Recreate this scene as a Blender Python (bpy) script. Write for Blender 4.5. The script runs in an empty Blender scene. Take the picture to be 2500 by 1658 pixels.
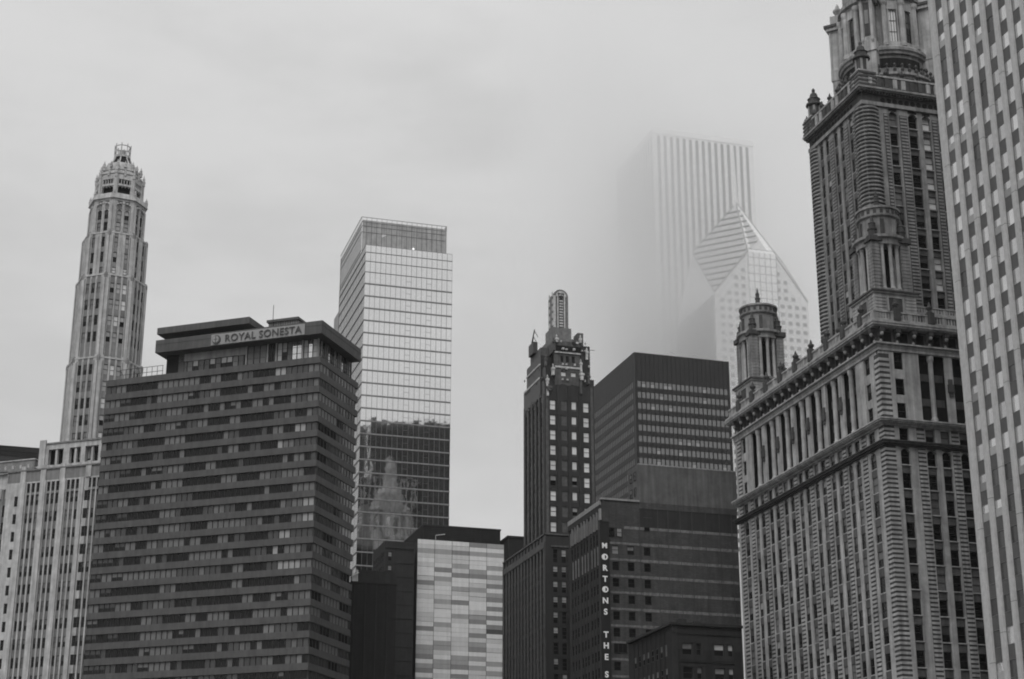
import bpy, math, random
from mathutils import Matrix, Vector
rnd = random.Random(7)
R_ = math.radians
# ---------------------------------------------------------------- camera
sc = bpy.context.scene
cam = bpy.data.cameras.new('camera'); co = bpy.data.objects.new('camera', cam)
sc.collection.objects.link(co)
CAMZ = 10.0; PITCH = R_(19.3034); ROLL = R_(0.0353)
co.location = (0, 0, CAMZ)
_r = Vector((1, 0, 0)); _f = Vector((0, math.cos(PITCH), math.sin(PITCH))); _u = _r.cross(_f)
_r2 = _r*math.cos(ROLL) + _u*math.sin(ROLL); _u2 = _u*math.cos(ROLL) - _r*math.sin(ROLL)
co.matrix_world = Matrix(((_r2.x, _u2.x, -_f.x, 0), (_r2.y, _u2.y, -_f.y, 0), (_r2.z, _u2.z, -_f.z, CAMZ), (0, 0, 0, 1)))
cam.sensor_width = 36; cam.lens = 4192.65*36/2500; cam.clip_start = 0.5; cam.clip_end = 8000
sc.camera = co
# ---------------------------------------------------------------- world: overcast sky
w = bpy.data.worlds.new('World'); sc.world = w; w.use_nodes = True; w.cycles.sampling_method = 'NONE'
nt = w.node_tree; N = nt.nodes; L = nt.links
for n in list(N): N.remove(n)
out = N.new('ShaderNodeOutputWorld'); bg = N.new('ShaderNodeBackground')
sky = N.new('ShaderNodeTexSky'); sky.sky_type = 'NISHITA'; sky.sun_disc = False
sky.sun_elevation = R_(52); sky.sun_rotation = R_(190); sky.dust_density = 6; sky.air_density = 1.0
bw = N.new('ShaderNodeRGBToBW'); L.new(sky.outputs[0], bw.inputs[0])
tc = N.new('ShaderNodeTexCoord'); sep = N.new('ShaderNodeSeparateXYZ'); L.new(tc.outputs['Generated'], sep.inputs[0])
pw = N.new('ShaderNodeMath'); pw.operation = 'POWER'; L.new(sep.outputs['Z'], pw.inputs[0]); pw.inputs[1].default_value = 3.0; pw.use_clamp = True
ramp = N.new('ShaderNodeMath'); ramp.operation = 'MULTIPLY_ADD'; ramp.inputs[1].default_value = 5.2; ramp.inputs[2].default_value = 5.42   # cloud deck is brighter overhead
L.new(pw.outputs[0], ramp.inputs[0])
mp = N.new('ShaderNodeMapping'); mp.inputs['Scale'].default_value = (2.4, 2.4, 6.5); L.new(tc.outputs['Generated'], mp.inputs[0])
nz = N.new('ShaderNodeTexNoise'); nz.inputs['Scale'].default_value = 1.7; nz.inputs['Detail'].default_value = 5; nz.inputs['Roughness'].default_value = .58
L.new(mp.outputs[0], nz.inputs['Vector'])
nm = N.new('ShaderNodeMapRange'); nm.interpolation_type = 'SMOOTHSTEP'; nm.inputs[1].default_value = .36; nm.inputs[2].default_value = .66; nm.inputs[3].default_value = .94; nm.inputs[4].default_value = 1.075
L.new(nz.outputs['Fac'], nm.inputs[0])
mul = N.new('ShaderNodeMath'); mul.operation = 'MULTIPLY'; L.new(ramp.outputs[0], mul.inputs[0]); L.new(nm.outputs[0], mul.inputs[1])
mix = N.new('ShaderNodeMix'); mix.data_type = 'FLOAT'; mix.inputs[0].default_value = .9   # thick cloud over the physical sky
L.new(bw.outputs[0], mix.inputs[2]); L.new(mul.outputs[0], mix.inputs[3])
L.new(mix.outputs[0], bg.inputs['Color']); bg.inputs['Strength'].default_value = 0.115
L.new(bg.outputs[0], out.inputs[0])
# ---------------------------------------------------------------- sun, veiled by cloud
sl = bpy.data.lights.new('sun', 'SUN'); sl.energy = 1.3; sl.angle = R_(40); sl.color = (1, .99, .98)
so = bpy.data.objects.new('sun', sl); sc.collection.objects.link(so)
az = R_(190); el = R_(52)
d = Vector((math.sin(az)*math.cos(el), math.cos(az)*math.cos(el), math.sin(el)))
so.rotation_euler = d.to_track_quat('Z', 'Y').to_euler(); so.location = d*900
sc.view_settings.view_transform = 'Standard'; sc.view_settings.look = 'None'
sc.view_settings.exposure = 0; sc.view_settings.gamma = 1
cy = sc.cycles
cy.use_denoising = True; cy.sample_clamp_indirect = 1.0
cy.volume_bounces = 20; cy.max_bounces = 22; cy.diffuse_bounces = 3; cy.glossy_bounces = 3
cy.volume_step_rate = 1.0; cy.filter_width = 1.9
# ---------------------------------------------------------------- materials (black and white film: greys)
MATS = {}
def mat(name, v, rough=.8, amt=.25, scale=.6, streak=.25, metal=0., bump=0., spec=.3, rand=0.):
    if name in MATS: return MATS[name]
    m = bpy.data.materials.new(name); m.use_nodes = True; t = m.node_tree; n = t.nodes; l = t.links
    p = n['Principled BSDF']; p.inputs['Roughness'].default_value = rough; p.inputs['Metallic'].default_value = metal
    p.inputs['Specular IOR Level'].default_value = spec
    tc = n.new('ShaderNodeTexCoord')
    a = n.new('ShaderNodeTexNoise'); a.inputs['Scale'].default_value = scale; a.inputs['Detail'].default_value = 8; a.inputs['Roughness'].default_value = .65
    l.new(tc.outputs['Object'], a.inputs['Vector'])
    mp = n.new('ShaderNodeMapping'); mp.inputs['Scale'].default_value = (1.6, 1.6, .09); l.new(tc.outputs['Object'], mp.inputs[0])
    b = n.new('ShaderNodeTexNoise'); b.inputs['Scale'].default_value = 1.1; b.inputs['Detail'].default_value = 6; l.new(mp.outputs[0], b.inputs['Vector'])
    def mr(src, lo, hi):
        r = n.new('ShaderNodeMapRange'); r.inputs[1].default_value = .25; r.inputs[2].default_value = .75
        r.inputs[3].default_value = lo; r.inputs[4].default_value = hi; l.new(src, r.inputs[0]); return r.outputs[0]
    x = n.new('ShaderNodeMath'); x.operation = 'MULTIPLY'
    l.new(mr(a.outputs['Fac'], 1-amt, 1+amt), x.inputs[0]); l.new(mr(b.outputs['Fac'], 1-streak, 1+streak), x.inputs[1])
    src = x.outputs[0]
    if rand:
        oi = n.new('ShaderNodeObjectInfo'); r = n.new('ShaderNodeMapRange'); r.inputs[3].default_value = 1-rand; r.inputs[4].default_value = 1+rand
        l.new(oi.outputs['Random'], r.inputs[0]); y = n.new('ShaderNodeMath'); y.operation = 'MULTIPLY'; l.new(src, y.inputs[0]); l.new(r.outputs[0], y.inputs[1]); src = y.outputs[0]
    z = n.new('ShaderNodeMath'); z.operation = 'MULTIPLY'; z.inputs[1].default_value = v; z.use_clamp = True; l.new(src, z.inputs[0])
    l.new(z.outputs[0], p.inputs['Base Color'])
    if bump:
        bp = n.new('ShaderNodeBump'); bp.inputs['Strength'].default_value = bump; bp.inputs['Distance'].default_value = .3
        l.new(a.outputs['Fac'], bp.inputs['Height']); l.new(bp.outputs[0], p.inputs['Normal'])
    MATS[name] = m; return m
def brickmat(name, v, mortar, sx=1.0):
    m = mat(name, v, .9, .35, .35, .3); t = m.node_tree; n = t.nodes; l = t.links; p = n['Principled BSDF']
    src = p.inputs['Base Color'].links[0].from_socket
    tc = n.new('ShaderNodeTexCoord'); sx_ = n.new('ShaderNodeSeparateXYZ'); l.new(tc.outputs['Object'], sx_.inputs[0])
    ad = n.new('ShaderNodeMath'); ad.operation = 'ADD'; l.new(sx_.outputs['X'], ad.inputs[0]); l.new(sx_.outputs['Y'], ad.inputs[1])
    cb = n.new('ShaderNodeCombineXYZ'); l.new(ad.outputs[0], cb.inputs[0]); l.new(sx_.outputs['Z'], cb.inputs[1])
    b = n.new('ShaderNodeTexBrick'); b.inputs['Scale'].default_value = 1; b.inputs['Brick Width'].default_value = .42*sx; b.inputs['Row Height'].default_value = .16*sx
    b.inputs['Mortar Size'].default_value = .02*sx; b.inputs['Color1'].default_value = (1.15,)*3+(1,); b.inputs['Color2'].default_value = (.8,)*3+(1,); b.inputs['Mortar'].default_value = (mortar,)*3+(1,)
    l.new(cb.outputs[0], b.inputs['Vector'])
    x = n.new('ShaderNodeMix'); x.data_type = 'RGBA'; x.blend_type = 'MULTIPLY'; x.inputs[0].default_value = 1
    l.new(src, x.inputs[6]); l.new(b.outputs[0], x.inputs[7]); l.new(x.outputs[2], p.inputs['Base Color'])
    return m
def glassmat(name, v, metal=0., rough=.05, wob=.0, wscale=.5, rand=.25, spec=.5):
    m = mat(name, v, rough, .06, 1.2, .03, metal, 0, spec, rand)
    if wob:
        t = m.node_tree; n = t.nodes; l = t.links; p = n['Principled BSDF']
        g = n.new('ShaderNodeNewGeometry'); a = n.new('ShaderNodeTexNoise'); a.inputs['Scale'].default_value = wscale; a.inputs['Detail'].default_value = 2
        l.new(g.outputs['Position'], a.inputs['Vector']); bp = n.new('ShaderNodeBump'); bp.inputs['Strength'].default_value = wob; bp.inputs['Distance'].default_value = .05
        l.new(a.outputs['Fac'], bp.inputs['Height']); l.new(bp.outputs[0], p.inputs['Normal'])
    return m
def lamp_mat(name, s):
    m = bpy.data.materials.new(name); m.use_nodes = True; p = m.node_tree.nodes['Principled BSDF']
    p.inputs['Emission Color'].default_value = (1, 1, 1, 1); p.inputs['Emission Strength'].default_value = s; return m
# glass kinds
G_DARK = glassmat('window_glass_dark', .010, rough=.08, spec=.22)
G_MID = glassmat('window_glass_grey', .06, rough=.1, rand=.4)
G_BLIND = mat('window_blind_pale', .34, .5, .12, 2, .08, spec=.5, rand=.3)
G_CURT = mat('window_curtain_grey', .15, .5, .2, 2, .2, spec=.5, rand=.35)
G_LIT = mat('window_shade_white', .68, .4, .06, 2, .04, spec=.5, rand=.1)
G_SKY = glassmat('window_glass_reflective', .62, metal=.85, rough=.08, wob=.25, wscale=.7, rand=.2)
# ---------------------------------------------------------------- mesh builder
class MB:
    def __init__(s): s.v = []; s.f = []; s.m = []
    def add(s, vs, fs, m=0):
        o = len(s.v); s.v += vs; s.f += [tuple(i+o for i in f) for f in fs]; s.m += [m]*len(fs)
    def box(s, x0, x1, y0, y1, z0, z1, m=0):
        if x0 > x1: x0, x1 = x1, x0
        if y0 > y1: y0, y1 = y1, y0
        s.add([(x0, y0, z0), (x1, y0, z0), (x1, y1, z0), (x0, y1, z0), (x0, y0, z1), (x1, y0, z1), (x1, y1, z1), (x0, y1, z1)],
              [(0, 3, 2, 1), (4, 5, 6, 7), (0, 1, 5, 4), (1, 2, 6, 5), (2, 3, 7, 6), (3, 0, 4, 7)], m)
    def poly(s, p0, z0, p1, z1, m=0, caps=True):
        n = len(p0); vs = [(x, y, z0) for x, y in p0]+[(x, y, z1) for x, y in p1]
        fs = [(i, (i+1) % n, n+(i+1) % n, n+i) for i in range(n)]
        if caps: fs += [tuple(range(n-1, -1, -1)), tuple(range(n, 2*n))]
        s.add(vs, fs, m)
    def lathe(s, cx, cy, prof, n=16, m=0, ph=0.):
        vs = []; fs = []
        for r, z in prof:
            for i in range(n):
                a = 2*math.pi*(i+ph)/n; vs.append((cx+r*math.cos(a), cy+r*math.sin(a), z))
        for k in range(len(prof)-1):
            for i in range(n):
                j = (i+1) % n; fs.append((k*n+i, k*n+j, (k+1)*n+j, (k+1)*n+i))
        fs.append(tuple(range(n-1, -1, -1))); fs.append(tuple((len(prof)-1)*n+i for i in range(n)))
        s.add(vs, fs, m)
    def tube(s, pts, r, n=6, m=0):
        for a, b in zip(pts[:-1], pts[1:]):
            a = Vector(a); b = Vector(b); d = (b-a)
            if d.length < 1e-6: continue
            q = d.to_track_quat('Z', 'Y').to_matrix(); vs = []
            for e in (a, b):
                for i in range(n):
                    t = 2*math.pi*i/n; vs.append(tuple(e+q @ Vector((r*math.cos(t), r*math.sin(t), 0))))
            s.add(vs, [(i, (i+1) % n, n+(i+1) % n, n+i) for i in range(n)]+[tuple(range(n-1, -1, -1)), tuple(range(n, 2*n))], m)
    def merge(s, o, M, moff=None):
        off = len(s.v); s.v += [tuple(M @ Vector(p)) for p in o.v]; s.f += [tuple(i+off for i in f) for f in o.f]
        s.m += [(moff[i] if moff else i) for i in o.m]
    def mesh(s, name, mats, smooth=False):
        me = bpy.data.meshes.new(name); me.from_pydata(s.v, [], s.f)
        for x in mats: me.materials.append(x)
        me.polygons.foreach_set('material_index', s.m)
        if smooth: me.polygons.foreach_set('use_smooth', [True]*len(s.f))
        me.update(); return me
    def build(s, name, mats, parent=None, loc=None, rz=0., kind=None, label=None):
        if not isinstance(mats, (list, tuple)): mats = [mats]
        return link(name, s.mesh(name, mats), parent, loc, rz, kind, label)
def link(name, me, parent=None, loc=None, rz=0., kind=None, label=None):
    o = bpy.data.objects.new(name, me); sc.collection.objects.link(o); o.parent = parent
    if loc: o.location = loc
    o.rotation_euler = (0, 0, rz)
    if kind: o['kind'] = kind
    if label: o['label'] = label
    return o
def thing(name, label, cat, x, y, az, group=None, rz=None):
    o = bpy.data.objects.new(name, None); sc.collection.objects.link(o); o.location = (x, y, 0)
    o.rotation_euler = (0, 0, R_(90-az) if rz is None else rz); o['label'] = label; o['category'] = cat
    if group: o['group'] = group
    return o
# facade: 'R' faces local -y (u=x), 'L' faces local -x (u=y); p = plane position
class Fc:
    def __init__(s, k, p): s.k = k; s.p = p
    def box(s, mb, u0, u1, z0, z1, d0, d1, m=0):
        if s.k == 'R': mb.box(u0, u1, s.p-d1, s.p-d0, z0, z1, m)
        elif s.k == 'L': mb.box(s.p-d1, s.p-d0, u0, u1, z0, z1, m)
    def pt(s, u, d, z): return (u, s.p-d, z) if s.k == 'R' else (s.p-d, u, z)
    rz = property(lambda s: 0. if s.k == 'R' else -math.pi/2)
class Fo(Fc):
    """face of an octagon: centre c, outward direction angle a (local), distance r"""
    def __init__(s, cx, cy, a, r): s.cx, s.cy, s.a, s.r = cx, cy, a, r; s.k = 'O'
    def box(s, mb, u0, u1, z0, z1, d0, d1, m=0):
        o = MB(); o.box(u0, u1, -d1, -d0, z0, z1, m); x, y, z = s.pt(0, 0, 0)
        mb.merge(o, Matrix.Translation((x, y, 0)) @ Matrix.Rotation(s.rz, 4, 'Z'))
    def pt(s, u, d, z):
        c, q = math.cos(s.a), math.sin(s.a); return (s.cx+c*(s.r+d)-q*u, s.cy+q*(s.r+d)+c*u, z)
    rz = property(lambda s: s.a+math.pi/2)
def gaps(a, b, cols):
    r = []; p = a
    for c0, c1 in sorted(cols):
        if c0 > p+1e-4: r.append((p, c0))
        p = max(p, c1)
    if b > p+1e-4: r.append((p, b))
    return r
def wall(mb, F, u0, u1, z0, z1, cols, rows, t=.5, m=0, ms=None, sin=0., skip_piers=()):
    """wall with real openings: piers full height, spandrels (set back by sin) between the rows of each column"""
    for i, (a, b) in enumerate(gaps(u0, u1, cols)): F.box(mb, a, b, z0, z1, -t, 0, m)
    for a, b in cols:
        for c, e in gaps(z0, z1, rows): F.box(mb, a, b, c, e, -t, -max(sin, .003), m if ms is None else ms)
def arch(mb, F, a, b, ztop, t=.5, m=0, sin=0.):
    r = (b-a)/2; n = 8; c = (a+b)/2
    for i in range(n):
        x0 = a+(b-a)*i/n; x1 = a+(b-a)*(i+1)/n; xm = (x0+x1)/2-c; h = math.sqrt(max(0, r*r-xm*xm))
        F.box(mb, x0, x1, ztop-r+h, ztop, -t, -max(sin, .006), m)
# window kinds: (upper glass, lower glass, bars across, bars up)
STY = {'dark': (G_DARK, G_DARK), 'mid': (G_MID, G_DARK), 'blind': (G_BLIND, G_DARK), 'curt': (G_CURT, G_CURT), 'halfcurt': (G_CURT, G_DARK),
       'lit': (G_LIT, G_LIT), 'litlow': (G_BLIND, G_LIT), 'mid2': (G_MID, G_MID), 'sky': (G_SKY, G_SKY), 'skyblind': (G_SKY, G_BLIND), 'blind2': (G_BLIND, G_BLIND)}
_wcache = {}
def wmesh(wd, h, style, fr, bars, fw):
    key = (round(wd, 2), round(h, 2), style, fr.name, bars, fw)
    if key in _wcache: return _wcache[key]
    mb = MB(); x = wd/2; up, lo = bars
    mb.box(-x, -x+fw, -.02, .1, 0, h); mb.box(x-fw, x, -.02, .1, 0, h)
    mb.box(-x+fw, x-fw, -.02, .1, 0, fw); mb.box(-x+fw, x-fw, -.02, .1, h-fw, h)
    for i in range(1, up):
        c = -x+wd*i/up; mb.box(c-fw*.4, c+fw*.4, -.01, .09, fw, h-fw)
    for i in range(1, lo):
        c = h*i/lo; mb.box(-x+fw, x-fw, -.025, .095, c-fw*.4, c+fw*.4)
    sp = h*.5 if not style.startswith('lo') else h*.3
    mb.box(-x+fw*.5, x-fw*.5, .05, .08, sp, h-fw*.5, 1); mb.box(-x+fw*.5, x-fw*.5, .05, .08, fw*.5, sp, 2)
    a, b = STY[style]; me = mb.mesh('window', [fr, a, b]); _wcache[key] = (me, mb, [fr, a, b]); return _wcache[key]
def proj(p):
    v = Vector(p)-Vector((0, 0, CAMZ)); z = v.dot(_f)
    if z < 1: return None
    return (v.dot(_r2)/z*4192.65, v.dot(_u2)/z*4192.65, z)
class Wins:
    def __init__(s, parent, fr, fw=.07, name='window'): s.p = parent; s.fr = fr; s.fw = fw; s.l = []; s.name = name; s.tilt = 0.
    def add(s, F, a, b, z0, z1, style, inset=.25, bars=(1, 2), fw=None):
        s.l.append((F, a, b, z0, z1, style, inset, bars, fw or s.fw))
    def build(s, nmax=96, kinds='rest'):
        M = Matrix.Translation(s.p.location) @ s.p.rotation_euler.to_matrix().to_4x4(); sco = []
        for i, (F, a, b, z0, z1, st, ins, bars, fw) in enumerate(s.l):
            q = [proj(M @ Vector(F.pt(u, 0, z))) for u, z in ((a, z0), (b, z0), (a, z1))]; ar = 0
            if all(q):
                ar = abs((q[1][0]-q[0][0])*(q[2][1]-q[0][1]))
                if abs(q[0][0]) > 1270 or abs(q[0][1]) > 850: ar *= 1e-4
            sco.append((-ar, i))
        sco.sort(); top = set(i for _, i in sco[:nmax]); rest = MB(); mats = []
        for i, (F, a, b, z0, z1, st, ins, bars, fw) in enumerate(s.l):
            me, mb, ml = wmesh(b-a, z1-z0, st, s.fr, bars, fw); loc = F.pt((a+b)/2, -ins, z0)
            tx, tz = (rnd.gauss(0, s.tilt), rnd.gauss(0, s.tilt)) if s.tilt else (0, 0)
            if i in top: link(s.name, me, s.p, loc, F.rz+tz).rotation_euler.x = tx
            else:
                for x in ml:
                    if x not in mats: mats.append(x)
                rest.merge(mb, Matrix.Translation(loc) @ Matrix.Rotation(F.rz+tz, 4, 'Z') @ Matrix.Rotation(tx, 4, 'X'), [mats.index(x) for x in ml])
        if rest.v:
            o = rest.build(s.name+'_grid', mats, s.p, kind='stuff' if len(s.l) > nmax else None)
def text(word, size, F, u, z, d, parent, m, name='lettering', depth=.12, flip=False, off=0., space=1.0, align='CENTER'):
    cu = bpy.data.curves.new('letters', 'FONT'); cu.body = word; cu.size = size; cu.extrude = depth/2; cu.offset = off; cu.align_x = align; cu.space_character = space
    o = bpy.data.objects.new('letters', cu); me = bpy.data.meshes.new_from_object(o); bpy.data.objects.remove(o); bpy.data.curves.remove(cu)
    me.transform(Matrix.Rotation(math.pi/2, 4, 'X')); me.name = name
    for p in me.polygons: p.material_index = 0
    me.materials.clear(); me.materials.append(m)
    return link(name, me, parent, F.pt(u, d, z), F.rz)
exec_order = []
#@@BUILDINGS
# ================================================================ ground, river
def structure(name, mb, mats): return mb.build(name, mats, kind='structure')
_g = MB(); _g.box(-1500, 1500, 60, 3000, -1, 0); structure('ground', _g, mat('asphalt', .06, .9, .3, .05, 0))
_g = MB(); _g.box(-1500, 1500, -8, 60, -4, -3); _g.m = [0]*6; structure('river', _g, mat('river_water', .03, .08, .2, .3, 0, bump=.3, spec=.5))
_g = MB(); _g.box(-1500, 1500, -1500, -8, -1, 0); structure('riverbank', _g, mat('asphalt', .06))
_g = MB(); _g.box(-1500, 1500, 59.4, 60, -4, 1.1); structure('embankment', _g, mat('quay_stone', .25))

def urn(mb, x, y, z, s=1., m=0):
    mb.lathe(x, y, [(.55*s, z), (.55*s, z+.25*s), (.25*s, z+.4*s), (.6*s, z+.9*s), (.62*s, z+1.15*s), (.3*s, z+1.4*s), (.22*s, z+1.8*s), (.05, z+2.2*s)], 10, m)
def pinnacle(mb, x, y, z, h, r, m=0):
    mb.lathe(x, y, [(r, z), (r, z+h*.3), (r*1.2, z+h*.32), (r*1.2, z+h*.38), (r*.75, z+h*.42), (r*.8, z+h*.6), (r*.95, z+h*.63), (r*.5, z+h*.7), (r*.35, z+h*.85), (.04, z+h)], 8, m)
def quoins(mb, F, a, b, z0, z1, pitch=.62, hh=.34, d=.1, m=0, ends=0.):
    z = z0; k = 0
    while z+hh < z1:
        e = ends if k % 2 else 0
        F.box(mb, a+e, b-e, z, z+hh, .0, d, m); z += pitch; k += 1
def balustrade(mb, F, a, b, z0, h, d0, d1, m=0, post=2.75, mb2=None):
    F.box(mb, a, b, z0, z0+h*.18, d0, d1, m); F.box(mb, a, b, z0+h*.84, z0+h, d0-.04, d1+.06, m)
    u = a; i = 0
    while u < b-.2:
        if i % 6 == 0: F.box(mb, u, u+.5, z0+h*.18, z0+h*.84, d0, d1, m)
        else: F.box(mb, u+.12, u+.34, z0+h*.18, z0+h*.84, d0+.08, d1-.08, m)
        u += .46; i += 1
# ================================================================ ornate domed tower (right)
T_L = mat('terracotta_pale', .37, .75, .38, .5, .38, bump=.15)
T_U = mat('terracotta_weathered', .25, .8, .4, .5, .4, bump=.15)
T_D = mat('terracotta_grime_shade', .075, .85, .3, .8, .3, bump=.15)  # recessed courses darker: grime plus shade put into the colour
T_S = mat('terracotta_spandrel', .10, .85, .3, .8, .3)
FR_D = mat('window_frame_dark', .05, .5, .1, 2, .1)
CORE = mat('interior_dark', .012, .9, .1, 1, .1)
J = thing('ornate_tower', 'ornate terracotta tower with banded stonework, corner turrets and a heavy bracketed cornice', 'building', 51.176, 229.36, 73.5)
def ornate():
    W, D_ = 39.8, 52.3; FR = Fc('R', 1.5); FL = Fc('L', 1.5)
    core = MB(); core.box(2.5, W-1, 2.5, D_-1, 0, 93.4); core.build('core', CORE, J)
    body = MB(); roof = MB(); roof.box(2.2, W-.8, 2.2, D_-.8, 93.4, 93.6, 1)
    cR = [(3.8, 5.3)]+[c for k in range(5) for c in ((7.9+5.4*k, 9.4+5.4*k), (10.3+5.4*k, 11.8+5.4*k))]+[(34.9, 36.4)]
    cL = [(4.4, 6.2)]+[c for k in range(7) for c in ((9.0+5.48*k, 10.55+5.48*k), (11.4+5.48*k, 12.9+5.48*k))]+[(48.2, 50.0)]
    rows = [(75.2-2.3, 75.2)]+[(69.45-3.53*i, 71.7-3.53*i) for i in range(19)]
    wn = Wins(J, FR_D)
    for F, cols, end in ((FR, cR, W), (FL, cL, D_)):
        sides = ((1.5, end),)
        z0 = 0; 
        wall(body, F, 1.5 if F is FR else 2.3, end, 0, 75.4, cols, [r for r in rows if r[0] > 2], .8, 0, 2, .28 if F is FR else .14)
        for a, b in cols:
            arch(body, F, a, b, 75.2, .8, 0, 0)
            for r in rows:
                if r[0] < 22: continue
                st = rnd.choices(['dark', 'mid', 'halfcurt', 'curt', 'blind'], [8, 5, 2, 1.5, .6] if F is FL else [14, 2, 1, 1, .3])[0]
                wn.add(F, a, b, r[0], r[1], st, .45 if F is FR else .22, (1, 2))
                F.box(body, a, b, r[0]-.16, r[0]-.004, -.28, -.06 if F is FR else -.1, 0)   # sill
        # rusticated piers between the pairs of windows, corner quoins
        q = MB(); ps = []
        n = 5 if F is FR else 7; p0, pt = (12.0, 5.4) if F is FR else (13.1, 5.48)
        ps = [(p0-5.4-.1, p0-5.4+1.1) if F is FR else (6.9, 8.3)]+[(p0+pt*k, p0+pt*k+(1.15 if F is FR else 1.2)) for k in range(n)]
        for a, b in ps:
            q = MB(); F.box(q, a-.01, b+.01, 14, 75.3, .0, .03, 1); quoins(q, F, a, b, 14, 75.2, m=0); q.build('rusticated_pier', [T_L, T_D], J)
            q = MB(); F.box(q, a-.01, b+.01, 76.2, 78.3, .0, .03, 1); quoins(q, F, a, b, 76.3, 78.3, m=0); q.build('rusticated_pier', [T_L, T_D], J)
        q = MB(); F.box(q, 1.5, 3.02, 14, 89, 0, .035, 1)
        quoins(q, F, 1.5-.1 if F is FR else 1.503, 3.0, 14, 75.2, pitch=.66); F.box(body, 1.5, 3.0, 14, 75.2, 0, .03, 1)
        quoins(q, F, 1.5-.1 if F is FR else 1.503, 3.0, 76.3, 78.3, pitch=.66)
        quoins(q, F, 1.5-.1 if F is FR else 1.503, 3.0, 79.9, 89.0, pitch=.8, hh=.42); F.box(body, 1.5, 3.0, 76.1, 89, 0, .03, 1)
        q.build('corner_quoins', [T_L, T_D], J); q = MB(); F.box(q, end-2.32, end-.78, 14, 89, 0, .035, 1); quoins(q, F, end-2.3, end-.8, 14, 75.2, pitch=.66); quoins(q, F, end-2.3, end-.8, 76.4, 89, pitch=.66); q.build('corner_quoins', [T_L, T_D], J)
        # storey between the two belts
        wall(body, F, 1.5 if F is FR else 2.3, end, 75.4, 79.3, cols, [(76.3, 78.2)], .8, 0)
        for a, b in cols: wn.add(F, a, b, 76.3, 78.2, rnd.choice(['dark', 'mid', 'halfcurt', 'curt']), .4 if F is FR else .22, (1, 2))
        # three-storey colonnade
        pairs = [(cols[i][0]-.15, cols[i+1][1]+.15) for i in range(1, len(cols)-2, 2)]
        singles = [cols[0], cols[-1]]
        wall(body, F, 1.5 if F is FR else 2.3, end, 79.3, 89.45, singles+pairs, [(79.5, 89.4)], .35, 0)
        for a, b in singles:
            for z in (79.5, 83.1, 86.9): wn.add(F, a, b, z, z+2.4, rnd.choice(['dark', 'dark', 'mid']), .4, (1, 2))
            for z in (81.9, 85.5): F.box(body, a, b, z, z+(1.2 if z < 84 else 1.4), -.8, -.2, 0)
        col = MB()
        for a, b in pairs:
            c = (a+b)/2; F.box(body, a, b, 79.4, 89.45, -1.6, -1.5, 3)
            F.box(body, a, b, 82.0, 83.1, -1.5, -.9, 2); F.box(body, a, b, 85.7, 86.8, -1.5, -.9, 2)
            for x0, x1 in ((a+.05, c-.45), (c+.45, b-.05)):
                for z in (79.5, 83.1, 86.8): wn.add(F, x0, x1, z, z+2.45, rnd.choice(['dark', 'dark', 'dark', 'mid']), 1.1, (1, 2))
            x, y, _ = F.pt(c, -.42, 0)
            col.lathe(x, y, [(.5, 79.45), (.5, 80), (.38, 80.2), (.36, 88.4), (.5, 88.8), (.52, 89.42)], 12)
        for g0, g1 in zip(pairs[:-1], pairs[1:]):
            c = (g0[1]+g1[0])/2; x, y, _ = F.pt(c, .05, 0); o = MB()
            F.box(o, c-.3, c+.3, 83.4, 86, 0, .25); F.box(o, c-.45, c+.45, 84.0, 85.2, 0, .38); o.build('cartouche', [T_D], J)
        col.build('colonnade', [T_L], J)
        # architrave, frieze with brackets, cornice
        b2 = MB(); e0 = 1.5
        for z, h, dd in ((75.42, .22, .35), (75.64, .3, .75), (75.94, .14, .95)): F.box(b2, e0-dd if F is FR else e0+.001, end+.3, z, z+h, 0, dd)
        b2.build('belt_course', [T_D], J); b2 = MB()
        for z, h, dd in ((78.35, .2, .3), (78.55, .25, .5), (78.8, .22, .95), (79.02, .2, 1.1)): F.box(b2, e0-dd if F is FR else e0+.001, end+.3, z, z+h, 0, dd)
        u = 2.
        while u < end: F.box(b2, u, u+.16, 78.6, 78.8, .5, .8); u += .34
        b2.build('belt_course', [T_L], J)
        b2 = MB()
        for z, h, dd in ((89.47, .45, .2), (89.92, .4, .28), (90.32, .22, .7)): F.box(b2, e0-dd if F is FR else e0+.001, end+.3, z, z+h, -.4, dd)
        b2.build('architrave', [T_L], J)
        F.box(body, e0 if F is FR else e0+.8, end, 90.3, 92.7, -.8, -.001, 2)
        nb = int((end-1.7)/2.72)
        for i in range(nb+1):
            u = 1.75+i*(end-3.6)/nb; o = MB()
            F.box(o, u-.34, u+.34, 92.0, 92.66, .0, 1.15, 1); F.box(o, u-.3, u+.3, 91.4, 92.0, 0, .8, 1); F.box(o, u-.26, u+.26, 90.56, 91.4, 0, .4, 1)
            x, y, z = F.pt(u, .85, 91.75); o.lathe(x, y, [(.1, 91.45), (.24, 91.6), (.28, 91.8), (.2, 92.0), (.1, 92.1)], 8)
            x, y, z = F.pt(u, .42, 90.7); o.lathe(x, y, [(.08, 90.5), (.2, 90.62), (.2, 90.85), (.08, 91)], 8)
            o.build('bracket', [T_L, T_D], J)
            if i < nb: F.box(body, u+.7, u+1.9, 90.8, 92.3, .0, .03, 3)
        co_ = MB()
        for z, h, dd in ((92.68, .2, 1.15), (92.88, .34, 1.4), (93.22, .18, 1.5), (93.4, .3, 1.3)): F.box(co_, e0-dd if F is FR else e0+.001, end+.8, z, z+h, -1.0, dd)
        co_.build('cornice', [T_L], J)
        bl = MB(); balustrade(bl, F, .45 if F is FR else .8, end, 93.72, 1.45, .75, 1.05); bl.build('balustrade', [T_L], J)
        u = 4.2
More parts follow.
